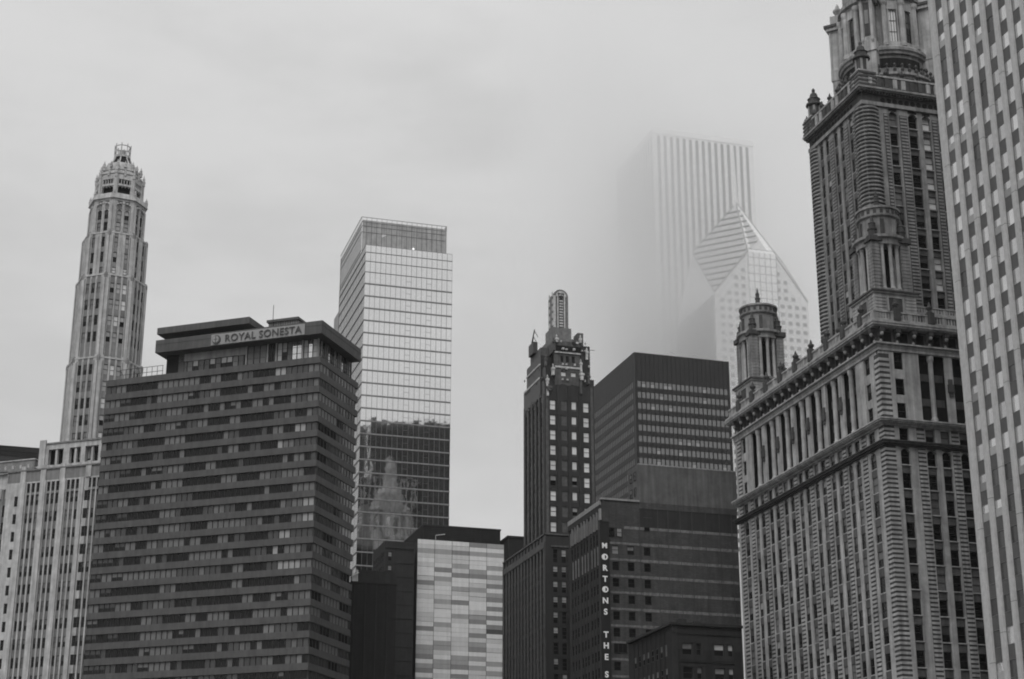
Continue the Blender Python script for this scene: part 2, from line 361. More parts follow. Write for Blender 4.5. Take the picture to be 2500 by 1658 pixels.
        while u < end:
            o = MB(); x, y, _ = F.pt(u, .9, 0); o.box(x-.5, x+.5, y-.5, y+.5, 93.75, 95.5); urn(o, x, y, 95.5, .8); o.build('urn', [T_D], J); u += 5.45
    # set-back attic with cresting between the turrets
    at = MB(); at.box(6.0, W-5, 9.5, 43, 93.6, 97.4, 1); at.box(9.5, W-5, 6.0, 9.5, 93.6, 97.4, 1)
    for F, a, b in ((Fc('L', 6.0), 9.5, 43), (Fc('R', 6.0), 9.5, W-5)):
        F.box(at, a, b, 97.2, 97.5, 0, .5); balustrade(at, F, a, b, 97.5, 1.1, 0, .25)
        for k in range(14):
            u = a+1.6+k*3.4
            if u > b: break
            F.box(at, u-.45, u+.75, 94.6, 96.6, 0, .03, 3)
    at.build('attic', [T_L, T_D, T_S, CORE], J)
    for k in range(7):
        o = MB(); urn(o, 6.1, 11.2+k*5.1, 98.6, 1.05); o.build('urn', [T_D], J)
    # ---- slender upper tower
    x0, y0, x1, y1 = 10.3, 16.6, 37.5, 35.7
    core = MB(); core.box(x0+1, x1-1, y0+1, y1-1, 93, 139.5); core.build('core', CORE, J)
    FR2 = Fc('R', y0); FL2 = Fc('L', x0)
    tR = [(14.9, 16.4)]+[c for k in range(3) for c in ((18.35+5.35*k, 20.05+5.35*k), (20.9+5.35*k, 22.4+5.35*k))]+[(34.0, 35.2)]
    tL = [(18.1, 19.45), (20.25, 21.55), (23.4, 24.75), (25.6, 26.9), (28.7, 30.0), (30.85, 32.1)]
    rws = [(134.0, 136.5)]+[(130.5-3.47*i, 132.8-3.47*i) for i in range(11)]
    tb = MB()
    for F, cols, a, e in ((FR2, tR, x0, x1), (FL2, tL, y0+.8, y1)):
        wall(tb, F, a, e, 93.6, 137.0, cols, [r for r in rws], .8, 0, 2, .3 if F is FR2 else .12)
        for c in cols:
            arch(tb, F, c[0], c[1], 136.5, .8)
            for r in rws:
                s = rnd.choices(['dark', 'mid', 'curt', 'blind'], [9, 4, 1.5, .7])[0]
                if F is FR2 and abs(c[0]-20.9) < .1 and rnd.random() < .6: s = 'litlow'
                wn.add(F, c[0], c[1], r[0], r[1], s, .45 if F is FR2 else .2, (1, 2)); F.box(tb, c[0], c[1], r[0]-.18, r[0]-.004, -.3, -.05 if F is FR2 else -.09, 0)
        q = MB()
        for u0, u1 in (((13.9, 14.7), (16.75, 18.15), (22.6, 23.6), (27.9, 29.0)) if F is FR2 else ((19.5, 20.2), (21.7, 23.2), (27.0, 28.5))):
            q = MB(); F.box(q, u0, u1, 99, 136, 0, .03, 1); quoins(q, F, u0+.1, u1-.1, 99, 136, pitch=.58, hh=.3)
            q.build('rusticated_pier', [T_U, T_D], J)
        # round corner piers banded with rustication
    for cx_, cy_, rr in ((x0+1.35, y0+1.35, 1.95), (x0+1.3, y1-1.5, 1.9)):
        q = MB(); z = 93.6
        q.lathe(cx_, cy_, [(rr-.14, 93.6), (rr-.14, 137.1)], 20, 1)
        while z < 137: q.lathe(cx_, cy_, [(rr, z), (rr+.1, z+.08), (rr+.1, z+.3), (rr, z+.38)], 20, 0); z += .69
        q.build('corner_pier', [T_U, T_D], J)
    tb.box(x0+.8, x1-.8, y0+.8, y1-.8, 137.0, 139.9, 1)
    for F, a, e in ((FR2, x0, x1), (FL2, y0, y1)):
        s = 0 if F is FR2 else .8
        F.box(tb, a+s, e, 137.0, 139.6, -.8, 0, 1)
        F.box(tb, a-(.3 if F is FR2 else -.001), e, 137.1, 137.75, 0, .3, 0)
        u = a+3.7
        while u < e-.6:
            q = MB(); x, y, z = F.pt(u, 0, 138.35); h = MB(); h.lathe(0, 0, [(.42, 0), (.42, .06), (.3, .06)], 14)
            M = Matrix.Translation(F.pt(u, .0, 138.35)) @ Matrix.Rotation(F.rz, 4, 'Z') @ Matrix.Rotation(math.pi/2, 4, 'X')
            tb.merge(h, M, [3]); u += 1.08
        co_ = MB(); k = -1
        for z, h, dd in ((139.25, .2, .35), (139.5, .25, .75), (139.75, .35, 1.0)): F.box(co_, a-dd if F is FR2 else a+.001, e+.5, z, z+h, -1, dd)
        u = a
        while u < e: F.box(co_, u, u+.2, 139.22, 139.48, .35, .62, 1); u += .52
        co_.build('cornice', [T_U, T_D], J)
        ap = MB(); F.box(ap, a+.3, e, 140.12, 142.2, -.3, .45, 0); F.box(ap, a+.2, e, 142.2, 142.5, -.4, .6, 1)
        u = a+1
        while u < e-.8:
            F.box(ap, u, u+.7, 140.4, 142, .45, .72, 1 if int(u) % 2 else 0); u += 1.5
        ap.build('parapet', [T_D, T_L], J)
        u = a+4.6
        while u < e:
            o = MB(); x, y, _ = F.pt(u, .2, 0); urn(o, x, y, 142.5, .75); o.build('urn', [T_D], J); u += 2.9
    tb.build('upper_wall', [T_U, T_D, T_S, CORE], J)
    for px_, py_, hh in ((x0+.9, y0+.9, 7.0), (x0+.9, y1-.9, 6.2)):
        o = MB(); o.box(px_-1.5, px_+1.5, py_-1.5, py_+1.5, 140.1, 143.2, 0)
        for z in (140.4, 141.1, 141.8, 142.5): o.box(px_-1.62, px_+1.62, py_-1.62, py_+1.62, z, z+.36, 1)
        o.lathe(px_, py_, [(1.25, 143.2), (1.05, 143.4), (1.05, 145.6), (1.45, 145.75), (1.4, 146.1), (1.0, 146.3), (1.0, 146.9), (1.15, 147.0), (.75, 147.3), (.6, 148.0), (.25, 148.3), (.3, 148.8), (.05, 149.2)], 12, 1)
        for k in range(6):
            a = k*math.pi/3; o.box(px_+1.0*math.cos(a)-.16, px_+1.0*math.cos(a)+.16, py_+1.0*math.sin(a)-.16, py_+1.0*math.sin(a)+.16, 143.5, 145.5, 0)
        o.build('corner_finial', [T_L, T_D], J)
    # ---- belvedere: two terraces, then a drum with arched windows between diagonal pavilions
    cx_, cy_ = BELV; o = MB(); o.box(cx_+4, x1-.5, y0+3.2, y1-1, 140, 146.8, 0); o.box(cx_+4, x1-.4, y0+3.0, y1-1, 146.8, 147.2, 1); o.box(cx_+8, cx_+9.2, y0+3.1, y0+3.3, 142.5, 145, 2); o.box(cx_+11, cx_+12.2, y0+3.1, y0+3.3, 142.5, 145, 2); rr = 7.8
    o.lathe(cx_, cy_, [(rr+.1, 140), (rr+.1, 144.2), (rr+.5, 144.4), (rr+.5, 144.8)], 40, 0)
    for k in range(10):
        a = R_(180+9+18*k-45); x, y = cx_+(rr+.05)*math.cos(a), cy_+(rr+.05)*math.sin(a); h = MB(); h.box(-.8, .8, -.05, .1, 141.4, 143.8)
        o.merge(h, Matrix.Translation((x, y, 0)) @ Matrix.Rotation(a+math.pi/2, 4, 'Z'), [2])
    o.lathe(cx_, cy_, [(rr-.8, 144.8), (rr-.8, 148.6), (rr-.4, 148.7), (rr-.35, 149.1), (rr-.1, 149.3), (rr-.1, 149.8), (rr-.6, 150.3)], 40, 0)
    for k in range(16):
        a = R_(120+11.25*k); x, y = cx_+(rr-.8)*math.cos(a), cy_+(rr-.8)*math.sin(a); h = MB(); h.box(-.7, .7, -.06, .1, 146.3, 148.0)
        o.merge(h, Matrix.Translation((x, y, 0)) @ Matrix.Rotation(a+math.pi/2, 4, 'Z'), [2])
    for k in range(40):
        a = 2*math.pi*k/40; x, y = cx_+(rr+.3)*math.cos(a), cy_+(rr+.3)*math.sin(a)
        o.lathe(x, y, [(.2, 144.8), (.35, 145.3), (.12, 145.7), (.3, 146.1), (.05, 146.5)], 6, 1)
    o.build('terrace', [T_U, T_D, CORE], J)
    o = MB(); o.lathe(cx_, cy_, [(rr-1.6, 150), (rr-1.6, 163.5)], 40, 0); 
    o.lathe(cx_, cy_, [(rr-1.1, 159.0), (rr-1.1, 159.5), (rr-.6, 159.7), (rr-.6, 160.3), (rr-1.2, 160.5), (rr-1.2, 161.2), (rr-2.6, 161.5), (rr-2.6, 167), (rr-4.5, 170), (2.4, 173), (2, 178), (.2, 182)], 40, 0)
    o.build('drum', [T_U, T_D], J)
    for k in range(4):
        a = R_(225-90*k); c, s = math.cos(a), math.sin(a); px_, py_ = cx_+c*(rr-.4), cy_+s*(rr-.4); o = MB()
        h = MB(); h.box(-.95, .95, -1.2, .8, 150.2, 158.6, 0)
        h.box(-1.1, -.6, -1.5, -1.2, 150.2, 158.6, 0); h.box(.6, 1.1, -1.5, -1.2, 150.2, 158.6, 0); h.box(-1.2, 1.2, -1.3, .8, 143.6, 149, 0); h.box(-1.4, 1.4, -1.6, .8, 143.0, 144.2, 1); h.box(-1.3, 1.3, -1.5, 1.0, 148.9, 150.9, 0)
        h.box(-.5, .5, -1.27, -1.2, 151.8, 158, 1); h.box(-.34, .34, -1.33, -1.27, 154.0, 156.6, 3); h.box(-1.4, 1.4, -1.9, 1.8, 158.6, 159.2, 0); h.box(-1.6, 1.6, -2.2, 2.1, 159.2, 159.7, 1)
        h.box(-1.2, 1.2, -1.1, 1.1, 159.7, 161.4, 0); urn(h, 0, 0, 161.4, 1.3, 0)
        o.merge(h, Matrix.Translation((px_, py_, 0)) @ Matrix.Rotation(a+math.pi/2, 4, 'Z')); o.build('pavilion', [T_L, T_D, CORE, G_CURT], J)
        for j in (-1, 0, 1):
            aa = a+R_(45+15*j*1.35); F = Fo(cx_, cy_, aa, rr-1.6); q = MB()
            if j < 1:
                # arched window either side of the bay centre
                ab = a+R_(45+(-12.5 if j < 0 else 12.5)); F2 = Fo(cx_, cy_, ab, rr-1.35)
                qq = MB(); F2.box(qq, -.9, -.68, 151, 157.4, -.6, .25); F2.box(qq, .68, .9, 151, 157.4, -.6, .25); F2.box(qq, -1.0, 1.0, 150.3, 151.2, -.6, .35); arch(qq, F2, -.68, .68, 157.4, .5)
                F2.box(qq, -1.0, 1.0, 157.4, 159.2, -.6, .2); qq.build('window_surround', [T_L], J)
                st = ['sky', 'mid', 'mid', 'curt'][(k*2+j) % 4] if not (k == 3 and j == -1) else 'lit'
                if k == 0: st = 'lit' if j == -1 else 'mid'
                if k == 1: st = 'mid'
                wn.add(F2, -.68, .68, 151.2, 157.4, st, .1, (3, 3), .1)
            x, y, _ = Fo(cx_, cy_, a+R_(45+24.5*j), rr-1.0).pt(0, 0, 0)
            q.lathe(x, y, [(.62, 150.3), (.62, 150.9), (.48, 151.1), (.42, 157.9), (.6, 158.4), (.64, 159.0)], 12); q.build('column', [T_L], J)
    # ---- corner turrets
    for tx, ty in ((4.75, 4.75), (4.75, 47.6)):
        t = MB(); t.box(tx-3.35, tx+3.35, ty-3.35, ty+3.35, 93.6, 98.2, 0); t.box(tx-3.6, tx+3.6, ty-3.6, ty+3.6, 98.2, 98.45, 0); t.box(tx-3.8, tx+3.8, ty-3.8, ty+3.8, 98.45, 98.7, 1)
        for F, c in ((Fc('R', ty-3.35), tx), (Fc('L', tx-3.35), ty)):
            F.box(t, c-1.1, c+1.1, 95.0, 97.6, 0, .02, 1)
            F.box(t, c-1.35, c-1.1, 94.8, 97.8, 0, .1); F.box(t, c+1.1, c+1.35, 94.8, 97.8, 0, .1); F.box(t, c-1.1, c+1.1, 97.6, 97.8, 0, .1)
            z = 94.0
            while z < 98: F.box(t, c-3.3, c-1.5, z, z+.3, 0, .08); F.box(t, c+1.5, c+3.3, z, z+.3, 0, .08); z += .5
        r0 = t.build('turret', [T_L, T_D], J)
        k_ = MB(); k_.lathe(tx, ty, [(3.4, 98.7), (3.4, 99.2), (3.1, 99.3)], 28); k_.lathe(tx, ty, [(1.2, 99.3), (1.2, 106.4)], 12, 1)
        k_.build('turret_floor', [T_U, CORE], r0)
        for sx in (-1, 1):
            for sy in (-1, 1):
                p = MB(); x, y = tx+sx*2.35, ty+sy*2.35; p.box(x-.62, x+.62, y-.62, y+.62, 98.7, 106.5)
                z = 99
                while z < 106: p.box(x-.68, x+.68, y-.68, y+.68, z, z+.3); z += .55
                p.box(x-1.0, x+1.0, y-1.0, y+1.0, 106.5, 107.3, 1); p.build('pier', [T_U, T_D], r0)
                p = MB(); pinnacle(p, x, y, 107.3, 3.4, .62); p.build('pinnacle', [T_D], r0)
        for q in range(4):
            for dd in (-24, 0, 24):
                a = R_(90*q+dd); p = MB(); x, y = tx+2.95*math.cos(a), ty+2.95*math.sin(a)
                p.lathe(x, y, [(.42, 98.8), (.42, 99.3), (.3, 99.5), (.27, 105.6), (.42, 106.1), (.42, 106.4)], 10); p.build('column', [T_L], r0)
        p = MB(); p.lathe(tx, ty, [(2.6, 106.1), (3.5, 106.1), (3.5, 106.9), (3.95, 107.1), (3.95, 107.5), (3.1, 107.6), (2.85, 107.9), (2.85, 110.6), (3.2, 110.8), (3.25, 111.1), (3.05, 111.1), (3.05, 111.9), (3.3, 112.0), (3.3, 112.3), (2.6, 112.5), (1.2, 113.1), (.5, 113.3), (.3, 113.6)], 32, 0)
        for q in range(20):
            a = q*math.pi/10; x, y = tx+3.1*math.cos(a), ty+3.1*math.sin(a); h = MB(); h.box(-.22, .22, -.06, .1, 111.2, 111.8)
            p.merge(h, Matrix.Translation((x, y, 0)) @ Matrix.Rotation(a+math.pi/2, 4, 'Z'), [1])
            if q % 2 == 0:
                h = MB(); h.box(-.28, .28, -.3, .1, 107.9, 110.2); x, y = tx+2.85*math.cos(a), ty+2.85*math.sin(a)
                p.merge(h, Matrix.Translation((x, y, 0)) @ Matrix.Rotation(a+math.pi/2, 4, 'Z'), [1 if q % 4 else 0])
        p.build('turret_drum', [T_U, T_D], r0)
        p = MB(); pinnacle(p, tx, ty, 113.2, 3.0, .42); p.build('finial', [T_D], r0)
    body.merge(roof, Matrix.Identity(4)); body.build('wall', [T_L, T_D, T_S, CORE], J)
    wn.build(96)
BELV = (20.1, 25.8)
ornate()
# ================================================================ striped office tower (right edge)
P_S = mat('concrete_pier_pale', .50, .85, .16, 1.4, .1, bump=.08)
P_D = mat('spandrel_metal', .10, .5, .15, 1, .1)
S_ = thing('striped_office_tower', 'tall office tower at the right edge with pale concrete piers and checkered glass strips', 'building', 53.303, 192.766, 73.4)
def striped():
    F = Fc('L', 0); zt = 190; body = MB(); wn = Wins(S_, mat('frame_mid', .2, .5)); sp = MB()
    core = MB(); core.box(1.2, 55, -44, -1.0, 0, zt-1); core.build('core', CORE, S_)
    u = 0
    for i in range(16):
        if i == 15: break
        p = MB(); F.box(p, u-.82, u+(.42 if i == 0 else 0), 0, zt, -1.2, 0)
        for q in range(10): F.box(p, u-.83, u+.01, 24+q*15.2+(i%3)*3, 24.05+q*15.2+(i%3)*3, -.3, .008, 1)
        p.build('pier', [P_S, P_D], S_); sp = MB(); F.box(sp, u-2.68, u-.82, 26, zt, -.75, -.62)
        for k in range(44):
            z = 78.55+3.58*(k-14)
            if z < 30 or z > zt-2: continue
            a, b = u-2.68, u-.82
            st = rnd.choices(['sky', 'skyblind', 'mid2'], [15, 1.3, .8] if z > 62 else [2, 1, 8])[0]  # grey glass low down: reflected buildings put into the pane colour
            wn.add(F, a, b, z-1.99, z, st, .3, (1, 1), .05)
            F.box(sp, a, b, z, z+1.58, -.6, -.31)
        sp.build('spandrel_strip', [P_D], S_); u -= 2.68
    body.box(0.9, 55, -.3, -.1, 0, zt, 1)
    for q in range(20): body.box(.9+q*2.68, 1.3+q*2.68, -.1, .02, 0, zt, 0)
    for q in range(50): body.box(.9, 54.9, -.1, -.06, 4+q*3.58, 4.35+q*3.58, 2)
    body.box(.02, .9, -.3, .001, 0, zt); body.box(0.02, 55, -44, -1.2, zt, zt+.5); body.box(0.02, 55, -44.2, -44, 0, zt)
    body.build('wall', [P_S, G_DARK, P_D], S_); wn.build(98)
striped()
# ================================================================ ribbon-window hotel (left)
H_C = mat('hotel_concrete', .090, .85, .2, .5, .22, bump=.05)
H_P = mat('sign_panel_pale', .30, .7, .1, 1, .05)
H_L = mat('sign_letter_grey', .07, .5, .1, 3, 0)
HF = mat('hotel_frame', .05, .5)
H = thing('hotel_building', 'wide hotel block with horizontal ribbon windows and a lettered rooftop fascia', 'building', -35.117, 297.938, 19.1)
def hotel():
    FL, FR = Fc('L', 0), Fc('R', 0); top = 111.1; wn = Wins(H, HF, .045)
    core = MB(); core.box(1, 15.8, 1, 43.9, 0, 110.9); core.build('core', CORE, H)
    sp = MB(); nf = 38; P = 2.79
    base = {}
    for i in range(nf):
        zt = top-P*i; zb = zt-1.22
        o = MB(); o.box(-.02, 17.1, -.02, 44.9, zb, zt); 
        if i < 34: o.build('spandrel_band', [H_C], H)
        # slim drip line
        if zb-1.57 < 22: continue
        u = .25; k = 0; st = 'curt'
        while u < 44.2:
            if k % 2 == 0 or rnd.random() < .3:
                key = k//3
                if key not in base: base[key] = rnd.choice(['dark', 'curt', 'mid', 'dark'])
                pr = rnd.random()
                if i > 19 and pr < .35: st = 'dark'
                elif pr < .45: st = base[key]
                else: st = rnd.choices(['dark', 'curt', 'halfcurt', 'mid2'], [5, 6, 1, 4])[0]
                if u < 8 and i < 14 and rnd.random() < .55: st = rnd.choice(['mid2', 'curt', 'blind2'])
            wn.add(FL, u, u+1.05, zb-1.56, zb-.01, st, .3, (1, 1)); u += 1.12; k += 1
        u = .3; k = 0
        while u < 15.8:
            if k % 3 == 0: st = rnd.choices(['dark', 'mid2', 'curt', 'blind2'], [3, 5, 5, .6])[0]
            if 3 < i < 12: st = 'mid2' if st == 'curt' else st
            wn.add(FR, u, u+1.25, zb-1.56, zb-.01, st, .07, (1, 1)); u += 1.32; k += 1
    # penthouse floor: glazed, with the deep lettered fascia above
    ph = MB(); ph.box(1.2, 15.6, 8.4, 32.0, 111.1, 115.0, 2)
    ph.box(.9, 1.2, 15.8, 30.0, 113.5, 115.0, 1); ph.box(.9, 1.3, 30.0, 32.6, 111.1, 115.0, 2); ph.box(.9, 1.2, 28.8, 30.0, 111.1, 115, 0); ph.box(15.6, 15.9, .9, 30, 111.1, 115, 0)
    ph.box(1.2, 15.6, 1.0, 8.4, 111.1, 111.3, 0); ph.box(6, 12, 5, 8.4, 111.3, 115, 2)
    for u in (15.7, 11.3, 9.5, 4.1, .95): ph.box(.85, 1.15, u-.16, u+.16, 111.1, 115.0, 1)
    ph.build('penthouse', [H_C, mat('penthouse_pale', .3, .7), CORE], H)
    F = Fc('L', .9); u = 16.2
    while u < 28.6:
        wn.add(F, u, u+1.12, 111.25, 113.45, rnd.choice(['blind2', 'mid2', 'blind', 'curt', 'curt', 'dark']), .05, (1, 2)); u += 1.2
    for a, b, n in ((11.6, 15.5, 3), (9.7, 11.1, 2), (4.3, 9.3, 5), (1.15, 3.9, 3)):
        w_ = (b-a)/n
        for k in range(n): wn.add(F, a+k*w_, a+(k+1)*w_-.06, 111.25, 114.95, rnd.choice(['blind2', 'sky', 'mid2', 'curt', 'blind']) if a < 9 else rnd.choice(['mid2', 'curt', 'dark']), .05, (1, 3))
    F = Fc('R', .9); u = 1.2
    while u < 15.4: wn.add(F, u, u+.78, 111.25, 114.95, rnd.choice(['sky', 'mid2', 'curt', 'blind2', 'dark']), .03, (1, 4)); u += .84
    f = MB(); f.box(-1.5, 16.0, -.9, 33.8, 115.0, 117.5, 0)
    f.box(-1.53, 16.03, -.93, 33.83, 116.55, 116.6, 1)
    f.build('roof_fascia', [H_C, mat('joint_dark', .03)], H)
    s = MB(); s.box(3.0, 14, 17.5, 32.5, 117.5, 119.3, 1); s.box(.0, 16, 15.0, 34.6, 119.3, 120.6, 0)
    s.box(7, 7.6, 17.5, 18.1, 120.6, 121.2, 0); s.box(7, 7.4, 19, 19.6, 120.6, 120.9, 0); s.build('upper_roof', [H_C, CORE], H)
    s = MB(); s.box(6, 13, 7.9, 14, 117.5, 121.2, 0); s.box(5.6, 13.4, 7.6, 14.3, 121.2, 121.7, 1)
    for k in range(13): s.box(5.85, 5.95, 7.9+k*.5, 7.96+k*.5, 118.4, 121.2, 2)
    s.box(5.8, 6, 7.9, 14.1, 119.5, 119.65, 2); s.build('lift_house', [mat('louvre_grey', .22, .6), H_C, FR_D], H)
    a = MB(); a.tube([(5.5, 12.9, 120), (5.5, 12.9, 124.6)], .06); a.build('antenna', [FR_D], H)
    r = MB()
    for z in (111.9, 112.95): r.tube([(.15, 32.8, z), (.15, 42.2, z)], .05)
    for k in range(9): r.tube([(.15, 32.9+k*1.14, 111.1), (.15, 32.9+k*1.14, 112.95)], .05)
    r.tube([(.15, 42.2, 112.95), (3.5, 43.5, 112.95)], .05); r.tube([(3.5, 43.5, 111.1), (3.5, 43.5, 112.95)], .05); r.build('railing', [FR_D], H)
    FS = Fc('L', -1.5); p = MB(); FS.box(p, 2.6, 21.9, 115.1, 117.2, 0, .12); p.build('sign_panel', [H_P], H)
    text('ROYAL SONESTA', 1.95, FS, 11.1, 115.5, .24, H, H_L, off=.012, space=1.06)
    # round emblem at the left end of the sign: a disc with a leaf-like figure cut in it
    e = MB(); M = Matrix.Translation(FS.pt(20.75, .14, 116.1)) @ Matrix.Rotation(FS.rz, 4, 'Z') @ Matrix.Rotation(math.pi/2, 4, 'X')
    g = MB(); g.lathe(0, 0, [(.88, 0), (.88, .16)], 28); e.merge(g, M, [0])
    g = MB(); g.lathe(-.12, .08, [(.66, .16), (.66, .2)], 24); e.merge(g, M, [1])
    g = MB(); g.box(-.15, -.02, -.6, .7, .2, .24); g.box(-.5, .3, .0, .1, .2, .24); e.merge(g, M, [0]); e.build('emblem', [H_L, H_P], H)
    wn.build(99)
hotel()
# ================================================================ glass tower
GT = thing('glass_tower', 'pale mirror-glass tower with thin floor lines rising behind the hotel', 'building', -39.366, 428.194, 73.4)
G_MIR = glassmat('mirror_glass', .82, metal=1, rough=.03, wob=.14, wscale=.3, rand=.05)
G_SIDE = glassmat('side_glass', .60, metal=.7, rough=.12, wob=.2, wscale=.5, rand=.05)
STY['mir'] = (G_MIR, G_MIR); STY['side'] = (G_SIDE, G_SIDE); G_CR = glassmat('crown_glass', .66, metal=.9, rough=.08, wob=.1, wscale=.4, rand=.12); STY['crown'] = (G_CR, G_CR)
def glass_tower():
    FR, FL = Fc('R', 0), Fc('L', 0); b = MB(); ln = mat('floor_edge_metal', .22, .5, .05); mu = mat('mullion_metal', .13, .5, .05)
    b.box(.35, 23.75, .35, 36.5, 0, 186.5, 0); b.box(.35, 23.75, 6.9, 36.3, 186.5, 197.2, 1)
    b.box(0, 24.1, 36.5, 36.8, 0, 197, 1); b.box(23.8, 24.1, .3, 36.5, 0, 186.6, 1); b.box(23.8, 24.1, 6.8, 36.5, 186.6, 197.9, 1)
    b.build('core', [CORE, mat('core_grey', .35)], GT)
    wn = Wins(GT, mu, .035); wn.tilt = R_(.05); z = 179.2; wd = 24.1/17
    zs = [187.1, 184.9, 182.3, 179.2]+[179.2-3.47*i for i in range(1, 48)]
    for i, (z1, z0) in enumerate(zip(zs[:-1], zs[1:])):
        if z0 < 20: break
        th = .34 if i >= 3 else .12
        e = MB(); e.box(-.04, 24.14, -.04, .34, z0, z0+th); e.box(-.04, .3, .34, 36.5, z0, z0+th); e.build('floor_line', [ln], GT)
        for k in range(17): wn.add(FR, k*wd, (k+1)*wd, z0+th, z1, 'mir', .06, (1, 2) if (k in (8, 12) and i > 2) else (1, 1))
        if i < 40:
            for k in range(9): wn.add(FL, .35+k*4, 4.35+k*4, z0+th, z1, 'side', .06, (3, 1), .03)
    # upper set-back screen, see-through at the very top
    F1, F2 = Fc('R', 6.8), Fc('L', 0)
    for F, n, L0, L1 in ((F1, 17, 0, 24.1), (F2, 20, 7.1, 36.8)):
        w_ = (L1-L0)/n
        for k in range(n):
            for (a, c) in ((187.2, 188.2), (188.2, 193.6), (193.6, 195.4), (195.4, 196.6)):
                wn.add(F, L0+k*w_, L0+(k+1)*w_, a, c, 'crown', .06, (1, 1), .05)
    s = MB()
    for k in range(18): s.tube([(k*wd, 6.8, 196.6), (k*wd, 6.8, 198)], .05)
    for k in range(18): s.tube([(0, 6.9+k*1.7, 196.6), (0, 6.9+k*1.7, 198)], .05)
    s.tube([(0, 6.8, 198), (24.1, 6.8, 198)], .08); s.tube([(0, 6.8, 198), (0, 36.5, 198)], .08); s.tube([(0, 6.8, 197.9), (0, 36.5, 197.9)], .05)
    s.build('parapet_screen', [ln], GT)
    w_ = MB(); w_.box(0.1, 7, 36.8, 44, 0, 181, 0); w_.box(2.3, 5, 36.6, 36.85, 120, 180, 1); w_.build('rear_wing', [mat('wing_grey', .3, .6), CORE], GT)
    q = MB(); q.box(-.03, .0, 20, 36.5, 96, 150); 
    for u, z in ((6.6, 187.4), (15.1, 187.6), (14.6, 190)):
        o = MB(); o.lathe(u, 6.4, [(.05, z-.28), (.26, z-.1), (.26, z+.1), (.05, z+.28)], 8); o.build('roof_lamp', [lamp_mat('lamp_glow', 3.0 if z < 189 else 1.2)], GT)
    wn.build(100)
glass_tower()
